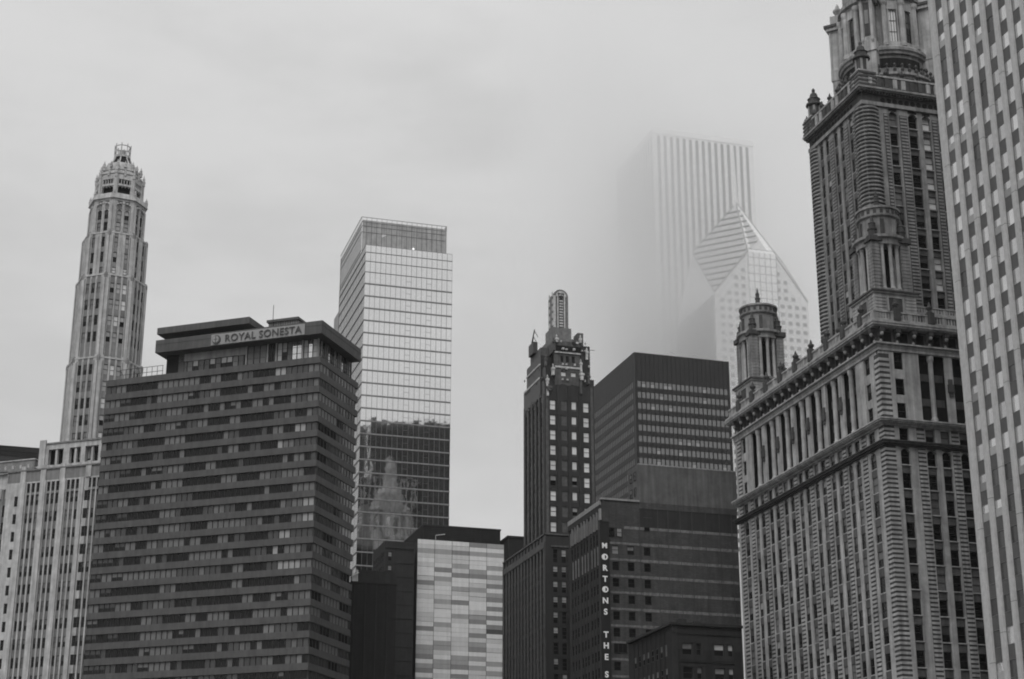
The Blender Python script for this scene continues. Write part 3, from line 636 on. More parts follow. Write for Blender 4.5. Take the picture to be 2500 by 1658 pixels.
# ================================================================ setback stone tower (far left) on its base block
M_S = mat('limestone_pale', .43, .8, .3, .6, .3, bump=.15)
M_D = mat('limestone_grey', .20, .85, .25, .7, .25, bump=.1)
MA = thing('setback_stone_tower', 'slender pale octagonal stone tower with an open lantern on top, at far left', 'building', -83.9, 335.9, 19.1)
def mather():
    wn = Wins(MA, FR_D, .07); c8 = math.cos(math.pi/8)
    def oct_(r): return [(r/c8*math.cos(math.pi/8+k*math.pi/4), r/c8*math.sin(math.pi/8+k*math.pi/4)) for k in range(8)]
    sh = MB(); tiers = [(100, 121.5, 7.1), (121.5, 139.6, 6.75), (139.6, 149.2, 6.3), (149.2, 157.0, 5.4)]
    for z0, z1, r in tiers: sh.poly(oct_(r-.5), z0, oct_(r-.5), z1, 2)
    for ti, (z0, z1, r) in enumerate(tiers):
        half = r*math.tan(math.pi/8)
        for k in range(8):
            a = k*math.pi/4; F = Fo(0, 0, a, r); vis = k in (3, 4, 5, 6)
            if not vis: F.box(sh, -half, half, z0, z1, -.5, 0, 0); continue
            if ti < 2:
                cols = [(-1.75, -.85), (-.45, .45), (.85, 1.75)]; rows = [(137.7-3.56*i-2.2, 137.7-3.56*i) for i in range(10)]
                rows = [q for q in rows if q[0] > z0+.3 and q[1] < z1-.3]
            elif ti == 2: cols = [(-1.55, -.75), (.75, 1.55)]; rows = [(145.8, 148.1), (142.4, 144.7), (140.0, 141.3)]
            else: cols = [(-1.3, -.3), (.3, 1.3)]; rows = [(149.9, 151.8), (152.5, 154.6)]
            wall(sh, F, -half+.05, half-.05, z0, z1, cols, rows, .5, 0, 1, .08)
            if ti == 3:
                for cc in cols: arch(sh, F, cc[0], cc[1], 154.6, .5)
                F.box(sh, -2.0, -1.6, 150, 155.2, 0, .25); F.box(sh, 1.6, 2.0, 150, 155.2, 0, .25)
                for q in range(9):
                    t = math.pi*q/8; F.box(sh, -1.8*math.cos(t)-.2, -1.8*math.cos(t)+.2, 155+1.0*math.sin(t), 155.35+1.0*math.sin(t), .01, .24)
            for cc in cols:
                for rr in rows:
                    if k == 5: st = rnd.choice(['blind', 'blind2', 'blind2', 'lit'])  # pale panes on this face put the bright sky reflection into colour
                    elif k == 4: st = rnd.choice(['dark', 'dark', 'mid', 'curt'])
                    else: st = rnd.choice(['dark', 'mid', 'curt'])
                    wn.add(F, cc[0], cc[1], rr[0], rr[1], st, .18, (1, 2))
            # corner buttresses with caps
            for sgn in (-1, 1): F.box(sh, sgn*(half-.38)-.34, sgn*(half-.38)+.34, z0, z1-1.0, 0, .16)
            F.box(sh, -half+.4, half-.4, z1-.35, z1, 0, .06)
            if vis:
                for q in range(len(cols)-1): F.box(sh, (cols[q][1]+cols[q+1][0])/2-.09, (cols[q][1]+cols[q+1][0])/2+.09, z0+.5, z1-1, 0, .14)
                for sgn in (-1, 1): F.box(sh, sgn*(cols[-1][1]+.22)-.07, sgn*(cols[-1][1]+.22)+.07, z0+.5, z1-.8, 0, .1, 1)
    sh.build('shaft', [M_S, M_D, CORE], MA)
    for k in range(8):
        a = math.pi/8+k*math.pi/4
        for z, r in ((121.5, 7.1), (139.6, 6.7), (149.2, 6.2)):
            if k in (2, 3, 4, 5, 6): o = MB(); o.lathe(r/c8*math.cos(a)*.97, r/c8*math.sin(a)*.97, [(.4, z-1.5), (.42, z-.3), (.4, z), (.2, z+.4)], 6); o.build('buttress_cap', [M_D], MA)
    cr = MB(); cr.poly(oct_(5.4), 156.9, oct_(5.8), 157.1, 0); cr.poly(oct_(5.8), 157.1, oct_(5.6), 158.1, 0)
    cr.poly(oct_(3.8), 158.1, oct_(3.8), 162, 1)
    for k in range(8):
        F = Fo(0, 0, k*math.pi/4, 4.55); half = 4.55*math.tan(math.pi/8)
        F.box(cr, -half, -1.35, 158.1, 162.0, -.6, 0); F.box(cr, 1.35, half, 158.1, 162, -.6, 0); F.box(cr, -1.35, 1.35, 160.0, 160.4, -.6, -.02); F.box(cr, -1.35, 1.35, 161.3, 162, -.6, -.02)
        for q in range(5): F.box(cr, -1.35+q*.6, -1.2+q*.6, 160.4, 161.3, -.5, -.1)
        for q in range(4): F.box(cr, -1.2+q*.7, -1.05+q*.7, 159.75, 160, -.5, -.1)
        F.box(cr, -half-.2, -half+.3, 158.1, 162.6, .0, .25)
    cr.poly(oct_(4.4), 162, oct_(4.2), 163.0, 0); cr.poly(oct_(3.85), 163.0, oct_(3.7), 164.2, 0); cr.poly(oct_(3.4), 164.2, oct_(3.1), 165.2, 0)
    for z in (162.4, 163.4): cr.poly(oct_(4.45 if z < 163 else 3.9), z, oct_(4.45 if z < 163 else 3.9), z+.12, 2)
    for k in range(8):
        a = math.pi/8+k*math.pi/4
        for r_, z_, h_ in ((4.75, 161.6, 2.2), (4.05, 163.4, 1.9), (5.6, 157.6, 1.6)):
            pinnacle(cr, r_/c8*math.cos(a)*.97, r_/c8*math.sin(a)*.97, z_, h_, .34)
        for r_, z_, h_ in ((4.5, 162, 1.3), (3.9, 164, 1.2)): pinnacle(cr, r_*math.cos(k*math.pi/4), r_*math.sin(k*math.pi/4), z_, h_, .28)
    cr.v = [(x, y, 157+(z-157)*1.17) for x, y, z in cr.v]
    cr.build('crown', [M_S, CORE, M_D], MA)
    la = MB(); prof = [(2.6, 165.2), (2.1, 165.8), (1.65, 166.6), (1.5, 167.2)]
    for (r0, z0), (r1, z1) in zip(prof[:-1], prof[1:]): la.poly(oct_(r0*.93), z0, oct_(r1*.93), z1, 1, False)
    for k in range(8):
        a = math.pi/8+k*math.pi/4; la.tube([(r/c8*math.cos(a), r/c8*math.sin(a), z) for r, z in prof], .17, 5)
        la.tube([(1.5*math.cos(a)/c8, 1.5*math.sin(a)/c8, 167.2), (1.55*math.cos(a)/c8, 1.55*math.sin(a)/c8, 169.7)], .12, 5)
    la.poly(oct_(1.65), 167.0, oct_(1.65), 167.4, 0)
    for z in (168.1, 169.2):
        for k in range(8):
            F = Fo(0, 0, k*math.pi/4, 1.55); F.box(la, -.64, .64, z, z+.14, -.08, .06)
    la.lathe(0, 0, [(.75, 167.3), (.75, 168.6), (.1, 168.9)], 8, 0); la.v = [(x, y, 157+(z-157)*1.17) for x, y, z in la.v]; la.build('lantern', [M_S, CORE, M_D], MA)
    # base block: front plane 9.2 m before the shaft axis
    bx0 = -9.25; FL = Fc('L', bx0); o0 = -6.3   # u measured from the tower axis
    bb = MB(); bb.box(bx0+1, 12, -13, 13.2, 0, 98.0, 2); y1 = 13.75
    cols = []
    pier = MB()
    def cgrp(a, b, n, wd):
        g = (b-a-n*wd)/(n-1); return [(a+i*(wd+g), a+i*(wd+g)+wd) for i in range(n)]
    sh_ = -6.3
    bays = [(3.8, 6.7), (8.3, 11.2), (12.8, 15.8)]
    singles = [(1.75, 2.55), (17.7, 18.5)]
    bays = [(a+sh_, b+sh_) for a, b in bays]+[(-8.1+.8, -5.2+.8)]; singles = [(a+sh_, b+sh_) for a, b in singles]
    F = FL; rows = [(90.9-3.54*i, 92.9-3.54*i) for i in range(24)]
    allc = bays+singles
    rr = [(93.3-3.4*0, 95.4)]
    wall(bb, F, -13, y1, 0, 95.7, allc, [(2, 95.4)], .5, 0)
    for a, b in bays:
        F.box(bb, a, b, 93.0, 93.5, -.35, -.02, 1)
        cs = cgrp(a+.08, b-.08, 3, .62)
        for i in range(3):
            wn.add(F, cs[i][0], cs[i][1]+.15, 93.5, 95.4, 'dark', .2, (1, 2))
            if i < 2: F.box(bb, cs[i][1]+.15, cs[i+1][0], 2, 95.4, -.35, -.0, 0)
        for r0, r1 in rows:
            if r0 < 25: break
            F.box(bb, a, b, r0-1.52, r0, -.4, -.22, 3)
            for i in range(3):
                wn.add(F, cs[i][0], cs[i][1]+.15, r0, r1, rnd.choice(['dark', 'dark', 'mid', 'curt', 'halfcurt']), .24, (1, 2))
    for a, b in singles:
        F.box(bb, a, b, 92.95, 95.4, -.35, 0, 0)
        for r0, r1 in rows:
            if r0 < 25: break
            F.box(bb, a, b, r0-1.54, r0, -.35, 0, 0); wn.add(F, a, b, r0, r1, 'dark', .18, (1, 2))
    bb.box(bx0, 12, y1, y1+.5, 0, 98.3, 0); bb.box(bx0+.5, 12, -13.5, -13, 0, 98, 0)
    for a, b in ((2.75, 3.7), (6.85, 8.15), (11.35, 12.65), (16.0, 17.3)): F.box(bb, a+sh_, b+sh_, 0, 95.6, 0, .35, 0)
    F.box(bb, -13, y1+.4, 95.7, 98.0, -.5, 0, 1)
    for a in (-5.0, .9, 5.3, 9.9): F.box(bb, a, a+1.2, 95.6, 98.3, 0, .2, 0); F.box(bb, a+.15, a+1.05, 98.3, 98.9, 0, .2, 0)
    F.box(bb, -13, y1+.5, 97.9, 98.2, 0, .25, 3)
    bb.build('base_block', [M_S, M_D, CORE, mat('spandrel_dark', .17, .8, .2)], MA)
    # penthouse step of the base, with recessed loggias
    st = MB(); st.box(bx0+2.2, 10, -8, 7.0, 98, 103, 2); F = Fc('L', bx0+.8)
    wall(st, F, -7, 7.7, 98.2, 103.3, [(-5.6, -2.6), (-1.6, 1.0), (2.4, 5.8)], [(98.9, 102.2)], .9, 0)
    for a, b in ((-5.6, -2.6), (-1.6, 1.0), (2.4, 5.8)): F.box(st, (a+b)/2-.22, (a+b)/2+.22, 98.9, 102.2, -.8, -.2, 0)
    F.box(st, -7.2, 7.9, 103.3, 103.6, -1.1, .2, 1); F.box(st, -7.1, 7.8, 98.2, 98.9, 0, .3, 0); st.box(bx0+.8, 9, 7.0, 7.7, 98.2, 103.3, 0)
    F.box(st, 6.4, 7.8, 98.2, 104.2, 0, .35, 0); st.build('setback_block', [M_S, M_D, CORE], MA)
    wn.build(99)
mather()
# ================================================================ patchwork-panel building and its dark neighbours
D_C = mat('dark_brick', .018, .9, .25, .6, .25)
D_C2 = mat('dark_brick_grey', .030, .9, .25, .6, .2)
def panel_building():
    t = thing('panelled_building', 'block whose wall is a patchwork of white and grey horizontal panels', 'building', -20.627, 369.425, 72.5)
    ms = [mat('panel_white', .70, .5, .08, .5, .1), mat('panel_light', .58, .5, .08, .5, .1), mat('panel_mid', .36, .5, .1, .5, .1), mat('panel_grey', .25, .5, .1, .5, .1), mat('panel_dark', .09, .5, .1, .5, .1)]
    b = MB(); b.box(0, 19.8, .12, 22, 0, 93.15, 0); b.box(-.0, 19.8, .06, .12, 93.1, 93.2, 0); b.build('wall', [D_C], t)
    F = Fc('R', .12); cw = [0, 3.9, 7.85, 11.8, 15.8, 19.8]; rest = [MB() for _ in range(5)]; n = 0; mm = MB(); r2 = random.Random(11)
    for c in range(5):
        z = 93.1; last = 0; i = 0
        while z > 5:
            h = 1.0
            if i < 2 and c < 3: k = i % 2
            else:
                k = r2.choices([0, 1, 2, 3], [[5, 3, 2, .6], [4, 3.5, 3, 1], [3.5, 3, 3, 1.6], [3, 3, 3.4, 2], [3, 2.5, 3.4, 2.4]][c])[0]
                if k >= 2 and last >= 3: k = 0
                if c == 4 and i == 19: k = 4
            last = k
            a, e = cw[c]+.05, cw[c+1]-.05
            if z > 62 and n < 98 and False: pass
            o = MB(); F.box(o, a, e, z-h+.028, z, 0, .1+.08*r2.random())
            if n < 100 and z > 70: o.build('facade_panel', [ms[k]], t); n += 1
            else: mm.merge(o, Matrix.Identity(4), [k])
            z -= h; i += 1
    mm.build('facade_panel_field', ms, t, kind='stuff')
    l = MB(); l.tube([(4.2, .5, 93.2), (4.2, .5, 94.3)], .06); l.tube([(4.2, .5, 94.3), (6.2, .2, 94.6)], .09); l.build('roof_light', [mat('pale_metal', .55, .4)], t)
    # dark louvred plant floor of the block behind
    t = thing('louvred_dark_building', 'low dark flat-roofed building just behind the patchwork-panel wall', 'building', -19.82, 399.5, 73.4)
    b = MB(); b.box(-1.3, 17.8, 0, 24, 0, 103.0, 0); b.build('wall', [D_C], t)
    b = MB(); b.box(-1.45, 17.95, -.15, 24.1, 103.0, 103.35, 0); b.build('coping', [D_C2], t)
    lv = MB()
    for k in range(14): lv.box(-1.38, -1.3, .5, 23.5, 97+k*.42, 97.14+k*.42)
    for k in range(14): lv.box(-1, 17.5, -.08, 0, 97+k*.42, 97.14+k*.42)
    lv.build('louvre_bank', [D_C2], t)
    # dark brick slab with one column of windows
    t = thing('dark_slab_building', 'dark brick building left of the patchwork panels with a single column of windows', 'building', -27.36, 363.97, 73.4)
    b = MB(); FR = Fc('R', 0); FL = Fc('L', 0); rows = [(87.2-2.98*i, 89.2-2.98*i) for i in range(26)]
    b.box(.6, 6.5, .6, 11.8, 0, 91.2, 1); wall(b, FR, 0, 6.4, 0, 91.5, [(.8, 1.6)], rows, .5, 0)
    cl = [(1.2+2.1*k, 2.3+2.1*k) for k in range(5)]
    wall(b, FL, .5, 11.9, 0, 91.5, cl, rows, .5, 2); b.box(6.4, 6.6, 0, 11.9, 0, 91.5, 0)
    for i in range(26): FR.box(b, 1.9, 6.3, 89.6-2.98*i, 89.75-2.98*i, 0, .06, 2)
    FR.box(b, -.05, 6.4, 89.9, 90.0, 0, .08, 2); b.build('wall', [D_C2, CORE, D_C], t); wn = Wins(t, FR_D, .06)
    for r in rows[:24]:
        wn.add(FR, .8, 1.6, r[0], r[1], rnd.choice(['dark', 'halfcurt', 'blind', 'litlow', 'blind']), .2, (1, 3))
        for c in cl: wn.add(FL, c[0], c[1], r[0], r[1], rnd.choice(['dark', 'dark', 'mid']), .12, (1, 2))
    wn.build(99)
    t = thing('dark_infill_building', 'plain dark building squeezed between the hotel and the dark brick slab', 'building', -31.40, 333.52, 73.4)
    b = MB(); b.box(0, 9, 0, 30, 0, 76.3, 0); b.box(-.15, 9.1, -.15, 30, 76.3, 76.6, 1); b.box(1.3, 9, .4, 8, 76.6, 79.0, 1)
    for k in range(4): b.box(.5+k*2.2, .7+k*2.2, -.12, 0, 0, 76.2, 1)
    b.build('wall', [D_C, D_C2], t)
    o = MB(); o.box(.2, .9, .2, .9, 76.6, 78.2); o.box(1, 1.3, .3, .6, 76.6, 79); o.tube([(0, 0, 77.5), (1.4, .2, 78.4)], .12); o.build('roof_plant', [mat('pale_metal', .55)], t)
panel_building()
# ================================================================ dark art deco tower with gilded top
C_B = mat('polished_dark_stone', .021, .45, .3, .5, .3, spec=.5)
C_B2 = mat('dark_green_terracotta', .085, .6, .45, 1.4, .3, bump=.2)
C_G = mat('gilded_trim', .50, .5, .5, 2.2, .2, bump=.3)
def carbide():
    t = thing('art_deco_tower', 'dark art deco tower with a narrow round-headed gilded spire block and white window shades', 'building', 6.58, 329.93, 73.4)
    Z = lambda z: 10+(z-10)*.943
    U = lambda u: u*.943
    FR, FL = Fc('R', 0), Fc('L', 0); wn = Wins(t, FR_D, .07); b = MB(); W, D_ = U(11.2), U(15.2)
    b.box(.8, W-.1, .8, D_-.2, 0, Z(121.5), 2)
    cR = [(U(1.15), U(2.45)), (U(3.7), U(5.0)), (U(6.0), U(7.15)), (U(8.65), U(9.95))]
    pz = 3.32*.943
    rows = [(Z(115.9)-pz*i, Z(119.1)-.35-pz*i+.35*0) for i in range(14)]
    rows = [(Z(116.9)-pz*i, Z(119.1)-pz*i) for i in range(14)]
    wall(b, FR, 0, W, Z(60), Z(122.6), cR, rows, .5, 0)
    for i, r in enumerate(rows):
        for k, c in enumerate(cR):
            if k == 1:
                FR.box(b, c[0], c[1], r[0], r[1], -.5, -.12, 1); continue
            wn.add(FR, c[0], c[1], r[0]+(.35 if k == 2 else 0), r[1], 'lit' if rnd.random() < .88 else 'blind', .15, (1, 2) if k != 2 else (1, 1))
            if k == 2: FR.box(b, c[0], c[1], r[0], r[0]+.34, -.5, -.12, 1)
    for u in (U(.5), U(3.05), U(5.5), U(7.9), U(10.6)): FR.box(b, u-.28, u+.28, Z(60), Z(122.6), 0, .12, 1 if u in (U(.5), U(10.6)) else 0)
    cl = [(1.6+2.55*k, 2.9+2.55*k) for k in range(5)]
    wall(b, FL, .5, D_, Z(60), Z(120.3), cl, rows, .5, 0, 0, .2)
    for r in rows:
        for c in cl: wn.add(FL, c[0], c[1], r[0], r[1], rnd.choice(['dark', 'mid', 'mid']), .22, (1, 2))
    for k in range(6): FL.box(b, .7+2.55*k, 1.3+2.55*k, Z(60), Z(120.6)+(.5 if k % 2 else 0), 0, .15, 1)
    b.box(W, W+.01, 0, D_, 0, Z(120), 0)
    b.build('wall', [C_B, C_B2, CORE], t)
    # setbacks
    s = MB(); x0, x1, y1 = U(2.5), U(10.3), U(14.5)
    s.box(x0+.5, x1, .9, y1, Z(118), Z(131.9), 2)
    F2 = Fc('R', .45); c2 = [(U(3.85), U(5.05)), (U(6.1), U(7.3))]
    wall(s, F2, x0, U(8.3), Z(119.6), Z(127.4), c2, [(Z(121.8), Z(122.9)), (Z(124.8), Z(125.8))], .4, 1)
    for c in c2:
        for z0, z1 in ((121.8, 122.9), (124.8, 125.8)): wn.add(F2, c[0], c[1], Z(z0), Z(z1), 'lit', .12, (1, 1))
    F3 = Fc('R', .8); c3 = [(U(3.9), U(4.6)), (U(5.1), U(5.9)), (U(6.45), U(7.2))]
    wall(s, F3, x0, U(8.4), Z(127.4), Z(130.6), c3, [(Z(128.1), Z(129.6))], .35, 1)
    for c in c3: wn.add(F3, c[0], c[1], Z(128.1), Z(129.6), 'blind2', .1, (1, 1))
    s.box(x0, U(8.6), 1.1, y1, Z(130.6), Z(133.0), 1)
    for u in (4.3, 5.2, 7.3): wn.add(Fc('R', 1.1), U(u), U(u+.7), Z(131.2), Z(132.0), 'lit', -.1, (1, 1))
    s.box(U(.6), x0+.6, 1.0, y1+.4, Z(119), Z(127.0), 0)
    s.box(U(.1), x0+.8, .6, D_, Z(119), Z(123.6), 0); s.box(-.1, x0, 2.5, D_-.3, Z(120.3), Z(124.8), 0); s.box(.3, x0+1, 3.5, D_-1.2, Z(124.8), Z(130.2), 0); s.box(.8, x0+2, 5, D_-2.2, Z(130.2), Z(132.6), 1)
    s.box(U(8.6), U(10.6), .7, y1-1, Z(119), Z(132.2), 0); s.box(U(8.1), U(9.4), 1.4, 4, Z(132.2), Z(135.4), 1); s.box(U(8.4), U(11.3), .3, y1, Z(119), Z(124.5), 0)
    s.build('setback_block', [C_B, C_B2, CORE], t)
    g = MB()
    g.box(x0+.1, U(8.5), .55, .8, Z(130.1), Z(130.35)); g.box(x0, U(8.5), .25, .45, Z(126.6), Z(127.0), 0); g.box(0.1, .3, 3.6, D_-1.3, Z(128.0), Z(128.3)); g.box(-.2, 0, 3, D_-.5, Z(124.6), Z(125.0), 0)
    g.build('gilded_band', [C_G], t)
    for (u, d, z0, z1, w_) in ((.6, .1, 119.8, 123.8, .45), (.9, .35, 121.0, 122.0, .8), (8.1, .15, 120.9, 124.6, .45), (8.3, .3, 124.0, 125.6, .7), (9.9, .2, 123.3, 125.2, .5), (1.9, .1, 124.6, 126.4, .5), (.3, .0, 126.6, 128.4, .4), (2.4, -.6, 130.5, 132.8, .45), (8.35, -.3, 126.0, 128.2, .4), (9.8, -.4, 129.0, 131.0, .4), (3.1, -.9, 132.6, 133.6, .5), (7.2, -.9, 132.6, 133.4, .7), (8.5, -.8, 132.9, 134.0, .4)):
        o = MB(); o.box(U(u)-w_/2, U(u)+w_/2, -d-.25, -d+.4, Z(z0), Z(z1)); o.box(U(u)-w_*.75, U(u)+w_*.75, -d-.35, -d+.2, Z(z1)-.5, Z(z1)-.1); x = U(u); urn(o, x, -d, Z(z1), .35); o.build('gilded_ornament', [C_G if rnd.random() < .7 else C_B2], t)
    for k in range(34):
        g = MB(); u = U(2.7)+rnd.random()*U(7.4); z = Z(rnd.choice([120.2, 123.8, 126.3, 127.3, 130.8, 132.4])); g.box(u, u+.2+.3*rnd.random(), .1, .44, z, z+.2+.3*rnd.random()); g.build('terracotta_relief', [C_G], t)
    for k in range(26):
        g = MB(); u = rnd.random()*D_*.95+.4; z = Z(rnd.choice([119.6, 120.1, 124.0, 127.2])); g.box(-.24, -.1, u, u+.4, z, z+.4); g.build('terracotta_relief', [C_B2], t)
    # spire block with rounded head
    cx0, cx1, yf = U(4.6), U(8.0), 7.0
    o = MB(); r = (cx1-cx0)/2; cx = (cx0+cx1)/2; zb, zs = Z(131), Z(145.9)
    def arc(R, z): return [(cx-R, z)]+[(cx-R*math.cos(math.pi*i/10), z+R*math.sin(math.pi*i/10)) for i in range(11)]
    prof = [(cx-r, zb)]+[(cx-r*math.cos(math.pi*i/12), zs+r*.95*math.sin(math.pi*i/12)) for i in range(13)]+[(cx+r, zb)]
    vs = [(x, yf, z) for x, z in prof]+[(x, yf+3.6, z) for x, z in prof]; n = len(prof)
    o.add(vs, [tuple(range(n-1, -1, -1)), tuple(range(n, 2*n))]+[(i, (i+1) % n, n+(i+1) % n, n+i) for i in range(n)], 0)
    o.box(cx0-.5, cx1+.5, yf-.4, yf+4.2, zb, Z(138.3), 0); o.box(cx0-1.0, cx1+1.2, yf-1.5, yf+5, zb, Z(135.4), 0); o.build('spire_block', [mat('spire_terracotta', .15, .6, .4, 1.5, .3, bump=.2)], t)
    o = MB(); z = zb+1
    while z < zs+1.0:
        hw = .4; o.box(cx-hw, cx+hw, yf-.22, yf, z, z+.32, 0); z += .62
    o.box(cx-.85, cx-.65, yf-.28, yf, zb+5, zs+.3, 0); o.box(cx+.65, cx+.85, yf-.28, yf, zb+5, zs+.3, 0)
    for k in range(6): o.box(cx0-.15, cx0, yf+.3, yf+.8, zb+6+k*1.6, zb+7+k*1.6, 0); o.box(cx0-.15, cx0, yf+2.4, yf+2.9, zb+6+k*1.6, zb+7+k*1.6, 0)
    o.box(cx0-.06, cx0+.4, yf-.12, yf+.1, zb+3, zs, 0)
    for i in range(12):
        a = math.pi*i/11; o.box(cx-1.0*math.cos(a)-.13, cx-1.0*math.cos(a)+.13, yf-.2, yf, zs+.95*math.sin(a)-.13, zs+.95*math.sin(a)+.13, 0)
    o.build('gilded_strip', [C_G], t)
    o = MB(); m_ = MB(); m_.lathe(0, 0, [(.42, 0), (.42, .3), (.25, .3)], 16); o.merge(m_, Matrix.Translation((cx, yf, zs-.3)) @ Matrix.Rotation(math.pi/2, 4, 'X')); o.build('roundel', [C_B], t)
    o = MB(); o.tube([(U(1.2), 13.5, Z(134.6)), (U(.2), 7.2, Z(137.4))], .12); o.tube([(U(1.2), 13, Z(133.4)), (U(.2), 8.0, Z(136.1))], .1)
    for k in range(5): a = k/4; o.tube([(U(1.2)*(1-a)+U(.2)*a, 13.5-6*a, Z(134.6)+a*2.6), (U(1.2), 12.8-5*a, Z(133.4)+a*2.4)], .06)
    o.box(U(.2), U(1.2), 8.2, 11.5, Z(132.4), Z(135.0), 0); o.build('roof_crane', [FR_D], t)
    o = MB(); o.tube([(U(10.3), 1, Z(131.5)), (U(11.9), 1, Z(131.6))], .05); o.build('roof_aerial', [FR_D], t)
    # lower block in front of the shaft
    b = MB(); bx, by = -3.0, -9.3; FRb, FLb = Fc('R', by), Fc('L', bx); b.box(bx+.6, 19, by+.6, 19.4, 0, 82.4, 1)
    rws = [(77.6, 80.2)]+[(74.8-2.9*i, 77.0-2.9*i) for i in range(20)]
    cc = [(-1.5, -.55), (.2, 1.15)]+[(2.2+1.9*k, 3.2+1.9*k) for k in range(8)]
    wall(b, FRb, bx, 19, 0, 82.9, cc, rws, .5, 0); ccl = [(-7.9+2.1*k, -6.7+2.1*k) for k in range(13)]
    wall(b, FLb, by+.5, 19.4, 0, 82.9, ccl, rws, .5, 0, 0, .15)
    for r in rws:
        for i, c in enumerate(cc[:2]): wn.add(FRb, c[0], c[1], r[0], r[1], 'blind' if r[0] != rws[6][0] and rnd.random() < .85 else 'dark', .15, (1, 3))
        for c in ccl: wn.add(FLb, c[0], c[1], r[0], r[1], 'dark', .25, (1, 2))
    for k in range(14): FLb.box(b, -8.8+2.1*k, -8.1+2.1*k, 0, 81, 0, .12, 2)
    FRb.box(b, bx-.2, 19, 82.9, 83.2, -.4, .2, 2); FLb.box(b, by+.001, 19, 82.9, 83.2, -.4, .2, 2); FRb.box(b, -1.9, 1.6, 80.6, 80.9, 0, .2, 2)
    FLb.box(b, by+.3, 19, 80.4, 81.6, 0, .2, 2)
    b.build('lower_block', [C_B, CORE, C_B2], t); wn.build(99)
carbide()
